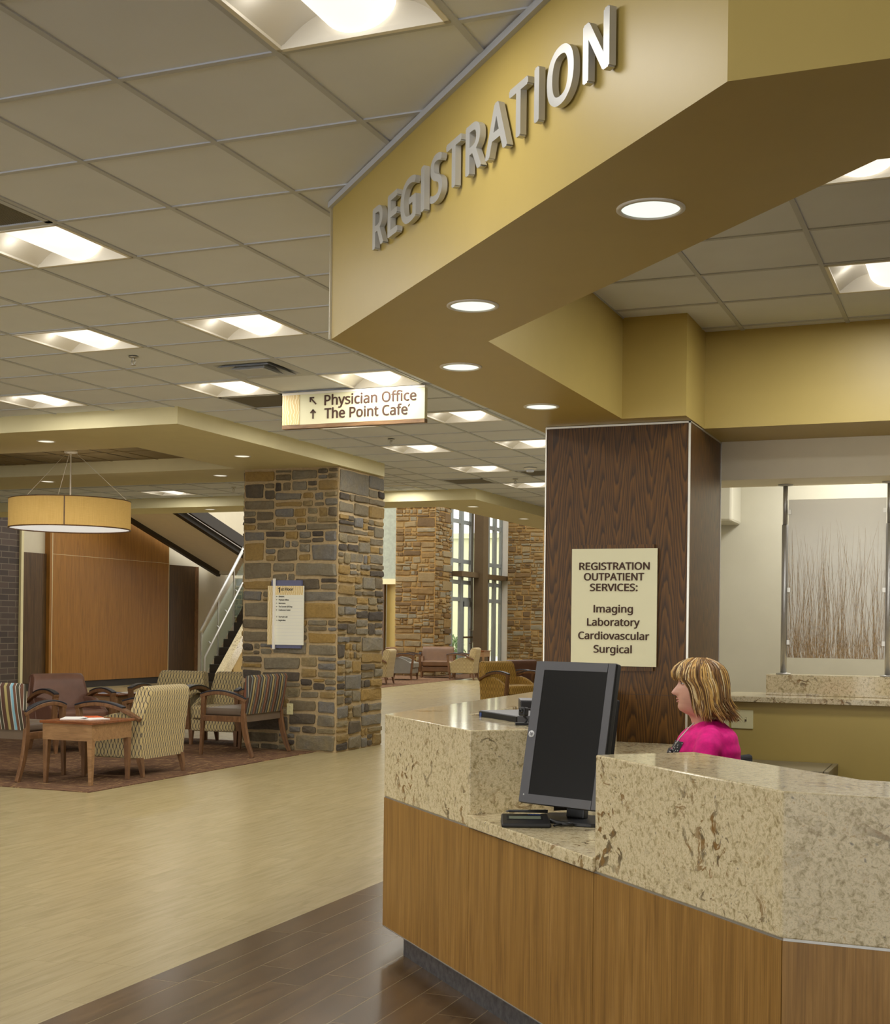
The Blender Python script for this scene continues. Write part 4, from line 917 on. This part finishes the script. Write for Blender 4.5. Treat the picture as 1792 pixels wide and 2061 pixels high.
# ================================================================ LOUNGE FURNITURE   (front of every chair is local -Y)
def arc(p0, p1, p2, n=10):   # quadratic bezier
    return [tuple(Vector(p0) * (1 - t) ** 2 + Vector(p1) * 2 * t * (1 - t) + Vector(p2) * t * t for t in [i / n])[0] for i in range(n + 1)]
def tleg(m, x, y, z0, z1, w0, w1, dx=0.0, dy=0.0):   # tapered leg: w0 at the foot
    q = lambda cx, cy, w_, z: [(cx - w_, cy - w_, z), (cx + w_, cy - w_, z), (cx + w_, cy + w_, z), (cx - w_, cy + w_, z)]
    return m.loft([q(x + dx, y + dy, w0 / 2, z0), q(x, y, w1 / 2, z1)], True, False)
def armchair(label, fabric, backfab, loc, rz, W=.68, group='lounge armchairs', sidefab=None):
    o = thing('armchair', label, 'armchair', loc, rz, group); hw = W / 2; sidefab = sidefab or fabric
    for sx in (-1, 1):
        for y, dy in ((-.30, -.005), (.27, .035)):
            m = MB(); tleg(m, sx * (hw - .045), y, 0, .17, .03, .052, 0, dy); m.build('leg', 'chair_wood', o, bevel=.003)
    m = MB(); m.box((-hw + .05, -.33, .155), (hw - .05, .27, .29)); m.build('base', sidefab, o, bevel=.02, seg=3)
    m = MB(); m.box((-hw + .075, -.36, .29), (hw - .075, .2, .435)); m.build('seat_cushion', fabric, o, bevel=.035, seg=4)
    # back: thick slab leaning backwards with a rolled top, narrower at the top
    prof = [(.10, .30), (.14, .45), (.185, .60), (.205, .72), (.225, .765), (.27, .795), (.325, .795), (.365, .775), (.375, .74), (.335, .56), (.305, .36), (.29, .155), (.16, .155)]
    m = MB(); rings = []
    for x in (-1, -.97, -.9, -.5, 0, .5, .9, .97, 1):
        ins = .018 if abs(x) == 1 else (.006 if abs(x) > .95 else 0); cy, cz = .25, .5
        rings.append([(x * (hw - .02 - (.03 if z > .6 else 0)), y + (cy - y) * ins * 6, z + (cz - z) * ins * (2.2)) for y, z in prof])
    m.loft(rings, True, True); b = m.build('back', backfab, o)
    b.modifiers.new('edge', 'EDGE_SPLIT').split_angle = math.radians(50)
    for sx in (-1, 1):   # upholstered side with an arched top
        pr = [(-.30, .16), (.25, .16), (.27, .50)] + [(.27 - .57 * t, .50 + .07 * math.sin(PI * (t * .9 + .1)) - .09 * t ** 2) for t in [i / 9 for i in range(1, 10)]]
        m = MB(); m.extrude(pr, (sx * (hw - .025), 0, 0), (0, 1, 0), (0, 0, 1), (1, 0, 0), -sx * .055); m.build('side_panel', sidefab, o, bevel=.012, seg=3)
    for sx in (-1, 1):   # bent wood arm on a front post
        x = sx * (hw - .01); m = MB()
        pts = arc((x, .30, .50), (x, -.05, .70), (x, -.385, .59), 12); m.sweep(pts, .055, [.034] * 13, (1, 0, 0))
        m.loft([[(x - .026, -.36 - d_, z), (x + .026, -.36 - d_, z), (x + .026, -.315 - d_, z), (x - .026, -.315 - d_, z)] for z, d_ in ((.17, -.03), (.40, .0), (.585, .02))], True, False)
        a_ = m.build('arm', 'chair_wood', o, bevel=.005)
        m = MB(); m.sweep([(p[0], p[1], p[2] + .024) for p in pts[3:]], .057, .016, (1, 0, 0)); m.build('arm_pad', 'arm_pad', a_, bevel=.004)
    return o
def guest_chair(label, stripes, seatmat, loc, rz, W=.78, group='striped guest chairs'):
    o = thing('guest_chair', label, 'chair', loc, rz, group); hw = W / 2
    for sx in (-1, 1):
        x = sx * (hw - .02)
        m = MB(); tleg(m, x, -.255, 0, .605, .03, .046, 0, -.03); m.build('leg', 'chair_wood', o, bevel=.004)
        m = MB(); pts = arc((x, .325, 0), (x, .175, .30), (x, .225, .60), 10); m.sweep(pts, .036, [.03 + .024 * math.sin(PI * i / 10) ** .7 for i in range(11)], (1, 0, 0)); m.build('leg', 'chair_wood', o, bevel=.004)
        m = MB(); pts = arc((x, -.29, .60), (x, -.06, .70), (x, .25, .565), 12); m.sweep(pts, .05, [.036] * 13, (1, 0, 0)); a_ = m.build('arm', 'chair_wood', o, bevel=.006)
        m = MB(); m.sweep([(p[0], p[1], p[2] + .024) for p in pts], .052, .015, (1, 0, 0)); m.build('arm_pad', 'arm_pad', a_, bevel=.004)
        m = MB(); m.box((x - .014, -.26, .35), (x + .014, .22, .41)); m.build('side_rail', 'chair_wood', o, bevel=.003)
    m = MB(); m.box((-hw + .03, -.265, .35), (hw - .03, -.235, .40)); m.build('front_rail', 'chair_wood', o)
    m = MB(); m.box((-hw + .04, .185, .35), (hw - .04, .22, .43)); m.build('rear_rail', seatmat, o)
    m = MB(); m.box((-hw + .045, -.285, .405), (hw - .045, .2, .485)); m.build('seat', seatmat, o, bevel=.03, seg=4)
    pr = [(.165, .44), (.205, .60), (.235, .79), (.25, .825), (.285, .83), (.305, .80), (.275, .60), (.235, .43)]
    m = MB(); rings = []
    for xx in (-1, -.975, -.92, 0, .92, .975, 1):
        k_ = 1 - (.5 if abs(xx) == 1 else (.12 if abs(xx) > .95 else 0))
        rings.append([(xx * (hw - .01), .235 + (y - .235) * k_, .63 + (z - .63) * (1 - (1 - k_) * .06)) for y, z in pr])
    m.loft(rings, True, True); b = m.build('back', stripes, o); b.modifiers.new('edge', 'EDGE_SPLIT').split_angle = math.radians(55)
    return o
def end_table(label, loc, rz=0, W=.56, D=.56, Hh=.526, group='wood end tables'):
    o = thing('end_table', label, 'table', loc, rz, group)
    m = MB(); m.box((-W / 2 - .02, -D / 2 - .02, Hh - .022), (W / 2 + .02, D / 2 + .02, Hh)); m.build('top', 'table_top', o, bevel=.004)
    m = MB(); t_ = .02
    m.box((-W / 2, -D / 2, Hh - .16), (W / 2, -D / 2 + t_, Hh - .022)); m.box((-W / 2, D / 2 - t_, Hh - .16), (W / 2, D / 2, Hh - .022)); m.box((-W / 2, -D / 2 + t_, Hh - .16), (-W / 2 + t_, D / 2 - t_, Hh - .022)); m.box((W / 2 - t_, -D / 2 + t_, Hh - .16), (W / 2, D / 2 - t_, Hh - .022)); m.build('apron', 'maple', o)
    for sx in (-1, 1):
        for sy in (-1, 1): m = MB(); tleg(m, sx * (W / 2 - .026), sy * (D / 2 - .026), 0, Hh - .159, .03, .05, sx * .005, sy * .005); m.build('leg', 'chair_wood' if (sx, sy) != (1, -1) else 'maple', o, bevel=.003)
    return o
def magazine(label, loc, rz, cover, W=.215, L=.275, th=.006):
    o = thing('magazine', label, 'magazine', loc, rz, 'magazines on the lounge tables')
    m = MB(); m.box((-W / 2, -L / 2, 0), (W / 2, L / 2, th - .0012)); m.build('pages', 'paper_white', o); m = MB(); m.box((-W / 2 - .001, -L / 2 - .001, th - .0012), (W / 2 + .001, L / 2 + .001, th)); m.build('cover', cover, o)
    return o
R_ = math.radians; FZ = .006
guest_chair('striped guest chair beside the stone column, seen from its back corner', 'stripe_fabric', 'vinyl_taupe', (-7.19, 12.075, FZ), R_(-90), .80)
guest_chair('blue and brown striped guest chair cut by the left edge', 'stripe_blue', 'vinyl_taupe', (-7.91, 9.29, FZ), R_(180), .80)
armchair('oval patterned armchair with its back to the camera beside the end table', 'chain_fabric', 'chain_fabric', (-7.13, 10.07, FZ), R_(-90), .72)
armchair('brown leather armchair facing right in front of the orange wood wall', 'leather_brown', 'leather_brown', (-8.95, 11.45, FZ), R_(64), .66)
armchair('oval patterned armchair facing the camera, left one of the rear pair', 'chain_fabric', 'chain_fabric', (-8.62, 12.86, FZ), R_(6), .66)
armchair('oval patterned armchair facing the camera, right one of the rear pair beside the stone column', 'chain_fabric', 'chain_fabric', (-7.93, 12.92, FZ), R_(4), .64)
end_table('near wood end table with magazines on its reddish top', (-7.085, 9.32, FZ), 0, .50, .55)
end_table('dark end table between the leather armchair and the rear patterned armchair', (-9.42, 12.85, FZ), 0, .5, .5)
magazine('white magazine lying open on the near end table', (-7.22, 9.33, FZ + .526), .5, 'paper_white'); magazine('orange covered magazine on the near end table', (-7.13, 9.45, FZ + .532), .9, 'paper_orange', .13, .2); magazine('magazine with pale cover at the right of the near table pile', (-7.03, 9.34, FZ + .526), -.4, 'paper_white', .16, .2)
magazine('blue magazine on the dark rear end table', (-9.42, 12.8, FZ + .526), .4, 'paper_blue'); magazine('white magazine on the dark rear end table', (-9.3, 12.95, FZ + .526), 1.2, 'paper_white', .16, .2)

# ---- far seating
G2 = 'far seating by the window'
armchair('tan leather armchair before the far stone pier, facing the camera', 'leather_tan', 'leather_tan', (-13.16, 31.72, FZ), R_(20), .9, G2)
armchair('pale patterned armchair seen from behind in front of the bronze pier', 'chain_pale', 'chain_pale', (-12.18, 31.1, FZ), R_(-80), .72, G2)
end_table('slim wood side table right of the far pale armchair', (-12.3, 32.5, FZ), 0, .4, .45, .7, G2)
armchair('pale patterned armchair just past the right edge of the stone column', 'chain_pale', 'chain_pale', (-12.85, 27.4, FZ), R_(-80), .72, G2)
armchair('grey vinyl armchair in front of the far stone pier base', 'vinyl_grey', 'leather_tan', (-13.35, 29.9, FZ), R_(100), .72, G2)
armchair('gold oval patterned armchair beyond the left end of the desk', 'chain_gold', 'chain_gold', (-6.98, 19.75, FZ), R_(62), .72, 'chairs beyond the desk end')
armchair('brown leather armchair beyond the gold one, above the desk computers', 'leather_brown', 'leather_brown', (-6.9, 20.75, FZ), R_(62), .72, 'chairs beyond the desk end')

# ================================================================ STAIR
o = thing('staircase', 'steel staircase with glass railing and stone stringer behind the stone column', 'staircase', (-14.6, 22.8, 0))
ru, rr_ = .28, .17; nst = 13
for q in range(nst):
    m = MB(); m.box((-.02, q * ru * .62, q * rr_), (.28, q * ru * .62 + ru, (q + 1) * rr_)); m.build('step', 'stair_dark' if q % 2 == 0 else 'stair_dark', o)
sl_ = (nst * rr_) / (nst * ru * .62)
def slopebar(x0, x1, y0, y1, zb, th, mat, nm):
    m = MB(); V8 = []
    for y in (y0, y1):
        z = y * sl_ + zb; V8 += [(x0, y, max(0, z)), (x1, y, max(0, z)), (x1, y, z + th), (x0, y, z + th)]
    m.add(V8, [(3, 2, 1, 0), (4, 5, 6, 7), (0, 1, 5, 4), (1, 2, 6, 5), (2, 3, 7, 6), (3, 0, 4, 7)]); return m.build(nm, mat, o)
slopebar(.30, .46, .05, 1.9, -.02, .30, 'granite', 'stringer'); slopebar(.28, .42, .55, 2.2, -.55, .54, 'tan_tile', 'stringer_face')
slopebar(-.01, .01, .0, 1.9, .16, .9, 'rail_glass', 'glass_panel')
m = MB(); m.tube([(0, -.03, 1.17), (0, 1.9, 1.17 + 1.93 * 1.08)], .035, 10); m.build('handrail', 'steel', o)
m = MB(); m.tube([(.09, 0, .0), (.09, 0, .66), (.09, 1.8, .66 + 1.8 * 1.08)], .02, 8); m.build('lower_rail', 'steel', o)
for y in (.0, .62, 1.22):
    m = MB(); m.box((-.015, y - .012, max(0, y * sl_ - .1)), (.015, y + .012, 1.16 + y * 1.08)); m.build('post', 'steel', o)
for y in (.25, .55, .85, 1.25): m = MB(); m.tube([(.09, y, .64 + y * 1.08), (.02, y, .70 + y * 1.08)], .015, 6); m.build('bracket', 'steel', o)
o = thing('upper_flight', 'underside of the upper stair flight crossing behind the stone column', 'staircase', (-15.9, 24.0, 0))
def beam(p, q, w_, h_, mat, nm): m = MB(); m.sweep([p, q], w_, h_, (1, 0, 0)); return m.build(nm, mat, o)
# left beam and right stringer run up towards the camera
beam((-.92, -1.2, 3.72), (-.92, 3.0, 2.50), .09, .12, 'stair_dark', 'beam'); beam((.50, -1.2, 3.70), (.50, 3.0, 2.52), .12, .12, 'stair_dark', 'beam')
beam((.66, -1.2, 3.86), (.66, 3.0, 2.70), .06, .24, 'stair_dark', 'stringer')
m = MB(); m.add([(-.9, -1.2, 3.74), (.48, -1.2, 3.74), (.48, 3.0, 2.55), (-.9, 3.0, 2.55), (-.9, -1.2, 3.84), (.48, -1.2, 3.84), (.48, 3.0, 2.65), (-.9, 3.0, 2.65)], [(3, 2, 1, 0), (4, 5, 6, 7), (0, 1, 5, 4), (1, 2, 6, 5), (2, 3, 7, 6), (3, 0, 4, 7)]); m.build('soffit', 'stair_soffit', o)
m = MB(); m.box((-1.1, 2.95, 2.5), (2.6, 3.85, 2.72)); m.build('landing', 'beige_paint', o)

# outside planting seen through the window
rg = random.Random(8)
for q, (x, y, s_) in enumerate([(-16.6, 41.2, .8), (-17.3, 43.0, .9), (-18.4, 45.5, 1.0), (-16.0, 39.8, .55)]):
    o = thing('shrub', 'green shrub outside the tall window, seen beside the white reveal' if q == 0 else 'green shrub growing outside the tall window', 'shrub', (x, y, -.12), 0, 'shrubs outside the window')
    m = MB()
    for k_ in range(260):
        a, b_ = rg.uniform(0, 2 * PI), rg.random() ** .5; zz_ = s_ * (.15 + rg.random() * .95); rd = b_ * s_ * .55 * (1.1 - abs(zz_ / s_ - .6)); c = Vector((rd * math.cos(a), rd * math.sin(a), zz_))
        n1 = Vector((rg.gauss(0, 1), rg.gauss(0, 1), rg.gauss(0, 1))).normalized(); n2 = n1.orthogonal().normalized(); l_ = .07 * s_
        m.add([c - n1 * l_, c + n2 * l_ * .5, c + n1 * l_, c - n2 * l_ * .5], [(0, 1, 2, 3)])
    m.build('foliage', 'leaf', o); m = MB(); m.tube([(0, 0, 0), (.02, 0, s_ * .6)], .03, 6); m.build('stem', 'chair_wood', o)

# ================================================================ THE CLERK
def interp(tab, z):
    if z <= tab[0][0]: return tab[0][1:]
    for a, b in zip(tab, tab[1:]):
        if z <= b[0]:
            t = (z - a[0]) / (b[0] - a[0]); t = t * t * (3 - 2 * t) * .5 + t * .5
            return tuple(x + (y - x) * t for x, y in zip(a[1:], b[1:]))
    return tab[-1][1:]
HEAD = [(-.16, .028, -.075, .060), (-.13, .026, -.066, .052), (-.105, .040, -.062, .051), (-.092, .066, -.06, .054), (-.082, .083, -.06, .056), (-.066, .091, -.064, .060), (-.052, .088, -.068, .063), (-.043, .0905, -.07, .065), (-.034, .0905, -.074, .066), (-.025, .0915, -.078, .068),
        (-.014, .091, -.083, .070), (0, .091, -.09, .072), (.018, .090, -.097, .0735), (.035, .085, -.102, .0745), (.047, .084, -.105, .075), (.06, .092, -.106, .076), (.09, .094, -.105, .076), (.115, .084, -.098, .071), (.135, .060, -.08, .056), (.148, .028, -.05, .033), (.152, -.008, -.014, .004)]
NOSE = [(-.03, 0, .012), (-.017, .004, .011), (-.010, .022, .0125), (-.002, .030, .0125), (.008, .0235, .0095), (.022, .014, .0075), (.038, .007, .0065), (.05, .003, .006), (.06, 0, .006)]
TORSO = [(-.64, .09, -.2, .18), (-.55, .085, -.2, .178), (-.45, .092, -.192, .16), (-.36, .112, -.196, .165), (-.27, .117, -.192, .172), (-.22, .092, -.184, .170), (-.185, .066, -.170, .152), (-.162, .046, -.152, .122), (-.142, .034, -.126, .090), (-.125, .028, -.098, .066), (-.11, .03, -.08, .056)]
def ring(tab, z, k=48, nose=False, grow=0.0, pw=1.0):
    xf, xb, w_ = interp(tab, z); cx = xb * .45 + xf * .55 if False else (xf + xb) / 2; a = (xf - xb) / 2 + grow; w_ += grow; out = []
    for j in range(k):
        th = 2 * PI * j / k; c, s_ = math.cos(th), math.sin(th)
        x = cx + a * math.copysign(abs(c) ** .92, c); y = w_ * math.copysign(abs(s_) ** (1.0 if c < 0 else 1.06), s_)
        if nose and c > 0:
            d_, nw = interp(NOSE, z); x += d_ * math.exp(-(y / nw) ** 2)
            for ys in (-.031, .031): x -= .007 * math.exp(-((y - ys) / .014) ** 2 - ((z - .043) / .011) ** 2)
        out.append((x, y, z))
    return out
per = thing('person', 'woman in a bright pink cardigan with highlighted blonde hair seated at the desk, in profile', 'person', (-1.231, 6.087, 1.075), math.atan2(-r_.y, -r_.x) - .10)
m = MB(); zs_ = [-.64 + i * .03 for i in range(16)]; rings = [ring(TORSO, z, 48, grow=-.024) for z in [-.63, -.58, -.5, -.42, -.34, -.27, -.22, -.19, -.17, -.155]]
rings += [ring(HEAD, z, 48, True) for z in [-.138, -.12, -.105, -.096, -.09, -.084, -.077, -.07, -.062, -.054, -.047, -.043, -.038, -.034, -.03, -.026, -.02, -.015, -.011, -.007, -.003, .002, .007, .012, .018, .024, .03, .036, .042, .048, .054, .06, .068, .078, .09, .105, .118, .13, .14, .147, .1515]]
m.loft(rings, True, True)
def limb(pts, rad, k=14): m.tube(pts, rad, k)
hands = []
for sy in (1, -1):
    limb([(-.035, sy * .145, -.19), (-.01, sy * .185, -.28), (.035, sy * .205, -.42), (.12, sy * .19, -.40), (.26, sy * .13, -.365)], [.03, .034, .03, .031, .024])
    wv, hd = Vector((.26, sy * .13, -.365)), Vector((.97, -.22 * sy, -.07)).normalized(); lat = Vector((-hd.y, hd.x, 0)).normalized() * -sy   # lat points to the thumb side
    q = lambda c, w_, t_: [tuple(c + lat * w_ * math.cos(2 * PI * i / 10) + Vector((0, 0, 1)) * t_ * math.sin(2 * PI * i / 10)) for i in range(10)]
    m.loft([q(wv, .026, .018), q(wv + hd * .03, .033, .017), q(wv + hd * .065, .041, .014), q(wv + hd * .088, .039, .011)], True, True)
    for fi, (off, ln) in enumerate([(.031, .066), (.011, .075), (-.009, .070), (-.029, .054)]):
        b0 = wv + hd * .08 + lat * off; m.tube([b0, b0 + hd * ln * .4 + Vector((0, 0, .004)), b0 + hd * ln * .75 + Vector((0, 0, -.004)), b0 + hd * ln + Vector((0, 0, -.014))], [.0085, .0082, .0075, .005], 8)
    b0 = wv + hd * .028 + lat * .028; m.tube([b0, b0 + hd * .02 + lat * .022 + Vector((0, 0, -.004)), b0 + hd * .05 + lat * .03 + Vector((0, 0, -.008))], [.0105, .0095, .006], 8)
    limb([(-.06, sy * .09, -.545), (.16, sy * .10, -.53), (.40, sy * .11, -.52), (.44, sy * .11, -.56), (.42, sy * .11, -.75), (.39, sy * .11, -.99)], [.085, .08, .062, .058, .052, .036])
    m.tube([(.36, sy * .11, -1.03), (.44, sy * .11, -1.035), (.56, sy * .12, -1.05)], [.036, .036, .022], 10)
m.build('body', 'skin', per)
for sy in (1, -1):
    m = MB(); m.sphere((.0685, sy * .031, .043), .0105, 16, 10); m.build('eye', 'eye_white', per); m = MB(); m.sphere((.0755, sy * .0325, .0425), .0052, 12, 8); m.build('iris', 'iris', per)
    m = MB(); m.sphere((.0688, sy * .0312, .0475), .0112, 16, 10, (1, 1, .62)); m.sphere((.0682, sy * .031, .0372), .0108, 16, 10, (1, 1, .5)); m.build('eyelid', 'skin', per)
    m = MB(); m.tube([(.078, sy * .044, .047), (.0845, sy * .034, .0525), (.084, sy * .022, .049)], [.0012, .0018, .0012], 6); m.tube([(.078, sy * .05, .062), (.088, sy * .036, .067), (.092, sy * .02, .063)], [.001, .0022, .0018], 6); m.build('brow', 'brow', per)
    m = MB(); m.sphere((-.012, sy * .076, .02), .03, 12, 8, (.62, .28, 1)); m.build('ear', 'skin', per)
m = MB(); m.tube([(.083, .022, -.035), (.093, .010, -.030), (.0955, 0, -.029), (.093, -.010, -.030), (.083, -.022, -.035)], [.001, .0030, .0034, .0030, .001], 8); m.tube([(.082, .021, -.037), (.0915, .010, -.042), (.0935, 0, -.043), (.0915, -.010, -.042), (.082, -.021, -.037)], [.001, .0034, .0038, .0034, .001], 8); m.build('lips', 'lip', per)
# cardigan: body, two sleeves, open neck
m = MB(); rings = [ring(TORSO, z, 48, grow=.004 + .003 * math.sin(z * 90)) for z in [-.63, -.6, -.55, -.5, -.45, -.4, -.36, -.32, -.29, -.26, -.23, -.205, -.185, -.17, -.158, -.148, -.136, -.124]]
rings = [[(x, y, z - (.045 * max(0, x) / .04 if z > -.16 else 0) * min(1, (z + .16) / .03)) for x, y, z in r] for r in rings]
m.loft(rings, True, True)
for sy in (1, -1): m.tube([(-.055, sy * .085, -.172), (-.048, sy * .130, -.19), (-.034, sy * .166, -.235), (-.005, sy * .198, -.31), (.02, sy * .212, -.37), (.038, sy * .218, -.425), (.075, sy * .212, -.428), (.13, sy * .192, -.405), (.20, sy * .16, -.385)], [.036, .054, .06, .056, .05, .047, .046, .043, .036], 18)
cg = m.build('cardigan', 'knit_pink', per); rm = cg.modifiers.new('fuse', 'REMESH'); rm.mode = 'VOXEL'; rm.voxel_size = .009; rm.use_smooth_shade = True; q_ = cg.modifiers.new('relax', 'SMOOTH'); q_.factor = .5; q_.iterations = 6
m = MB(); m.tube([(.118, .05, -.27), (.128, 0, -.28), (.118, -.05, -.27)], .012, 8); rb = [ring(TORSO, z, 48, grow=.006) for z in (-.4, -.33, -.27, -.22)]
m.loft([[p for p in r[-5:] + r[:6]] for r in rb], False, True, closed=False); m.build('blouse', 'blouse', per)
m = MB()
for sy in (1, -1): m.tube([(-.06, sy * .09, -.545), (.16, sy * .10, -.53), (.40, sy * .11, -.52), (.445, sy * .11, -.56), (.425, sy * .11, -.75), (.395, sy * .11, -.97)], [.095, .09, .07, .066, .062, .055], 14)
m.build('trousers', 'trouser', per)
m = MB()
for sy in (1, -1): m.tube([(.35, sy * .11, -1.035), (.44, sy * .11, -1.035), (.57, sy * .12, -1.05)], [.038, .038, .024], 10)
m.build('shoes', 'black_matte', per)
m = MB(); m.tube([(.02, .055, -.135), (.045, .06, -.16), (.085, .05, -.21), (.115, .03, -.26)], .003, 6); m.build('lanyard', 'paper_white', per)
# hair
HAIR = [(-.135, .035, -.150, .088), (-.11, .045, -.150, .100), (-.08, .052, -.143, .106), (-.04, .060, -.138, .107), (0, .070, -.136, .107), (.04, .088, -.134, .106), (.06, .112, -.131, .104), (.09, .112, -.125, .100), (.115, .100, -.112, .091), (.135, .080, -.092, .075), (.150, .052, -.064, .053), (.160, .022, -.035, .028), (.163, -.004, -.008, .004)]
def hsurf(th, z, g=0.0):
    xf, xb, w_ = interp(HAIR, z); cx, a = (xf + xb) / 2, (xf - xb) / 2 + g
    return Vector((cx + a * math.cos(th), (w_ + g) * math.sin(th), z))
m = MB(); m.cur = 2; K = 40
m.loft([[tuple(hsurf(2 * PI * j / K, z, -.007)) for j in range(K)] for z in (.066, .09, .115, .135, .15, .16, .1625)], True, True)
lo = []
for z in (-.105, -.08, -.04, 0, .04, .068):
    ph = 1.02 + (.18 if z < -.03 else 0); lo.append([tuple(hsurf(ph + (2 * PI - 2 * ph) * j / K, z, -.008)) for j in range(K + 1)])
m.loft(lo, False, True, closed=False)
rg = random.Random(4)
for q in range(1250):
    bang = q < 260; th = rg.uniform(-.95, .95) if bang else rg.choice([1, -1]) * rg.uniform(.86, PI)
    zb = (rg.uniform(.052, .074) if abs(th) < .7 else rg.uniform(.02, .06)) if bang else rg.uniform(-.135, -.075) + (.02 if abs(th) < 1.2 else 0)
    dr = rg.gauss(0, .16); g = rg.uniform(-.006, .006); sw_ = rg.gauss(0, .012); n_ = 9; pts = []; z0 = .160 - rg.random() * .03
    if not bang and rg.random() < .35: z0 = rg.uniform(.05, .13)
    for i in range(n_ + 1):
        t = i / n_; z = z0 + (zb - z0) * t ** (1.25 if z0 > .13 else 1.0)
        thh = th * (.55 + .45 * min(1, t * 2.2)) if bang else th + dr * (t - .5) * .6
        p = hsurf(thh, z, g + .004 * math.sin(t * PI)); fl = max(0, t - .7) / .3
        if not bang: p += Vector((math.cos(th) * sw_ + (-.022 if math.cos(th) < -.1 else 0), math.sin(th) * sw_ + math.sin(th) * .012, 0)) * fl * fl
        pts.append(p)
    r0 = rg.uniform(.0014, .0034); m.cur = rg.choices([0, 1, 2, 3], [.42, .16, .26, .16] if math.cos(th) > -.2 else [.25, .06, .42, .27])[0]
    m.tube(pts, [r0 * (.7 + .5 * math.sin(PI * i / n_)) * (1 if i < n_ else .25) for i in range(n_ + 1)], 5, cap=False)
m.build('hair', ['hair_blonde', 'hair_light', 'hair_brown', 'hair_dark'], per)
def office_chair(label, loc, rz, top, g='office chairs behind the desk'):
    o = thing('office_chair', label, 'office chair', loc, rz, g)
    m = MB(); m.box((-.24, -.24, .375), (.24, .24, .43)); m.build('seat', 'chair_mesh', o, bevel=.025, seg=3)
    m = MB(); m.box((-.2, .235, .5), (.2, .275, top)); m.build('backrest', 'chair_mesh', o, bevel=.018, seg=3)
    m = MB(); m.sweep([(0, .1, .37), (0, .29, .39), (0, .285, .55)], .05, .015, (1, 0, 0)); m.tube([(0, 0, .08), (0, 0, .375)], .028, 10); m.build('column', 'black_plastic', o)
    for q in range(5):
        a = 2 * PI * q / 5; m = MB(); m.sweep([(0, 0, .1), (.27 * math.cos(a), .27 * math.sin(a), .065)], .035, .025, (-math.sin(a), math.cos(a), 0)); s_ = m.build('spoke', 'black_plastic', o)
        m = MB(); m.lathe([(.028, -.012), (.028, .012)], k=14); m.v = [(.27 * math.cos(a) + x * math.cos(a) - z * math.sin(a), .27 * math.sin(a) + x * math.sin(a) + z * math.cos(a), .028 + y) for x, y, z in m.v]; m.build('caster', 'black_matte', s_)
    return o
fdir = per.rotation_euler.z
bx = Vector((math.cos(fdir), math.sin(fdir), 0)) * -.07
office_chair('black office chair the woman in pink sits on', (-1.231 + bx.x, 6.087 + bx.y, .004), fdir + PI / 2, .68)
office_chair('empty dark office chair in front of the low beige cabinet', (-1.05, 7.2, .004), 1.2, .67)

# back room lamp, seen only by its light through the counter window
for x_ in (-.9, 1.2):
    o = dup(tr0, (x_, 10.0, 2.945), 0, 'square ceiling light in the room behind the counter window')
    l = bpy.data.lights.new('lamp', 'AREA'); l.shape = 'SQUARE'; l.size = .5; l.energy = 16; l.color = (1, .97, .92)
    lo = bpy.data.objects.new('lamp', l); COL.objects.link(lo); lo.parent = o; lo.location = (0, 0, -.03)
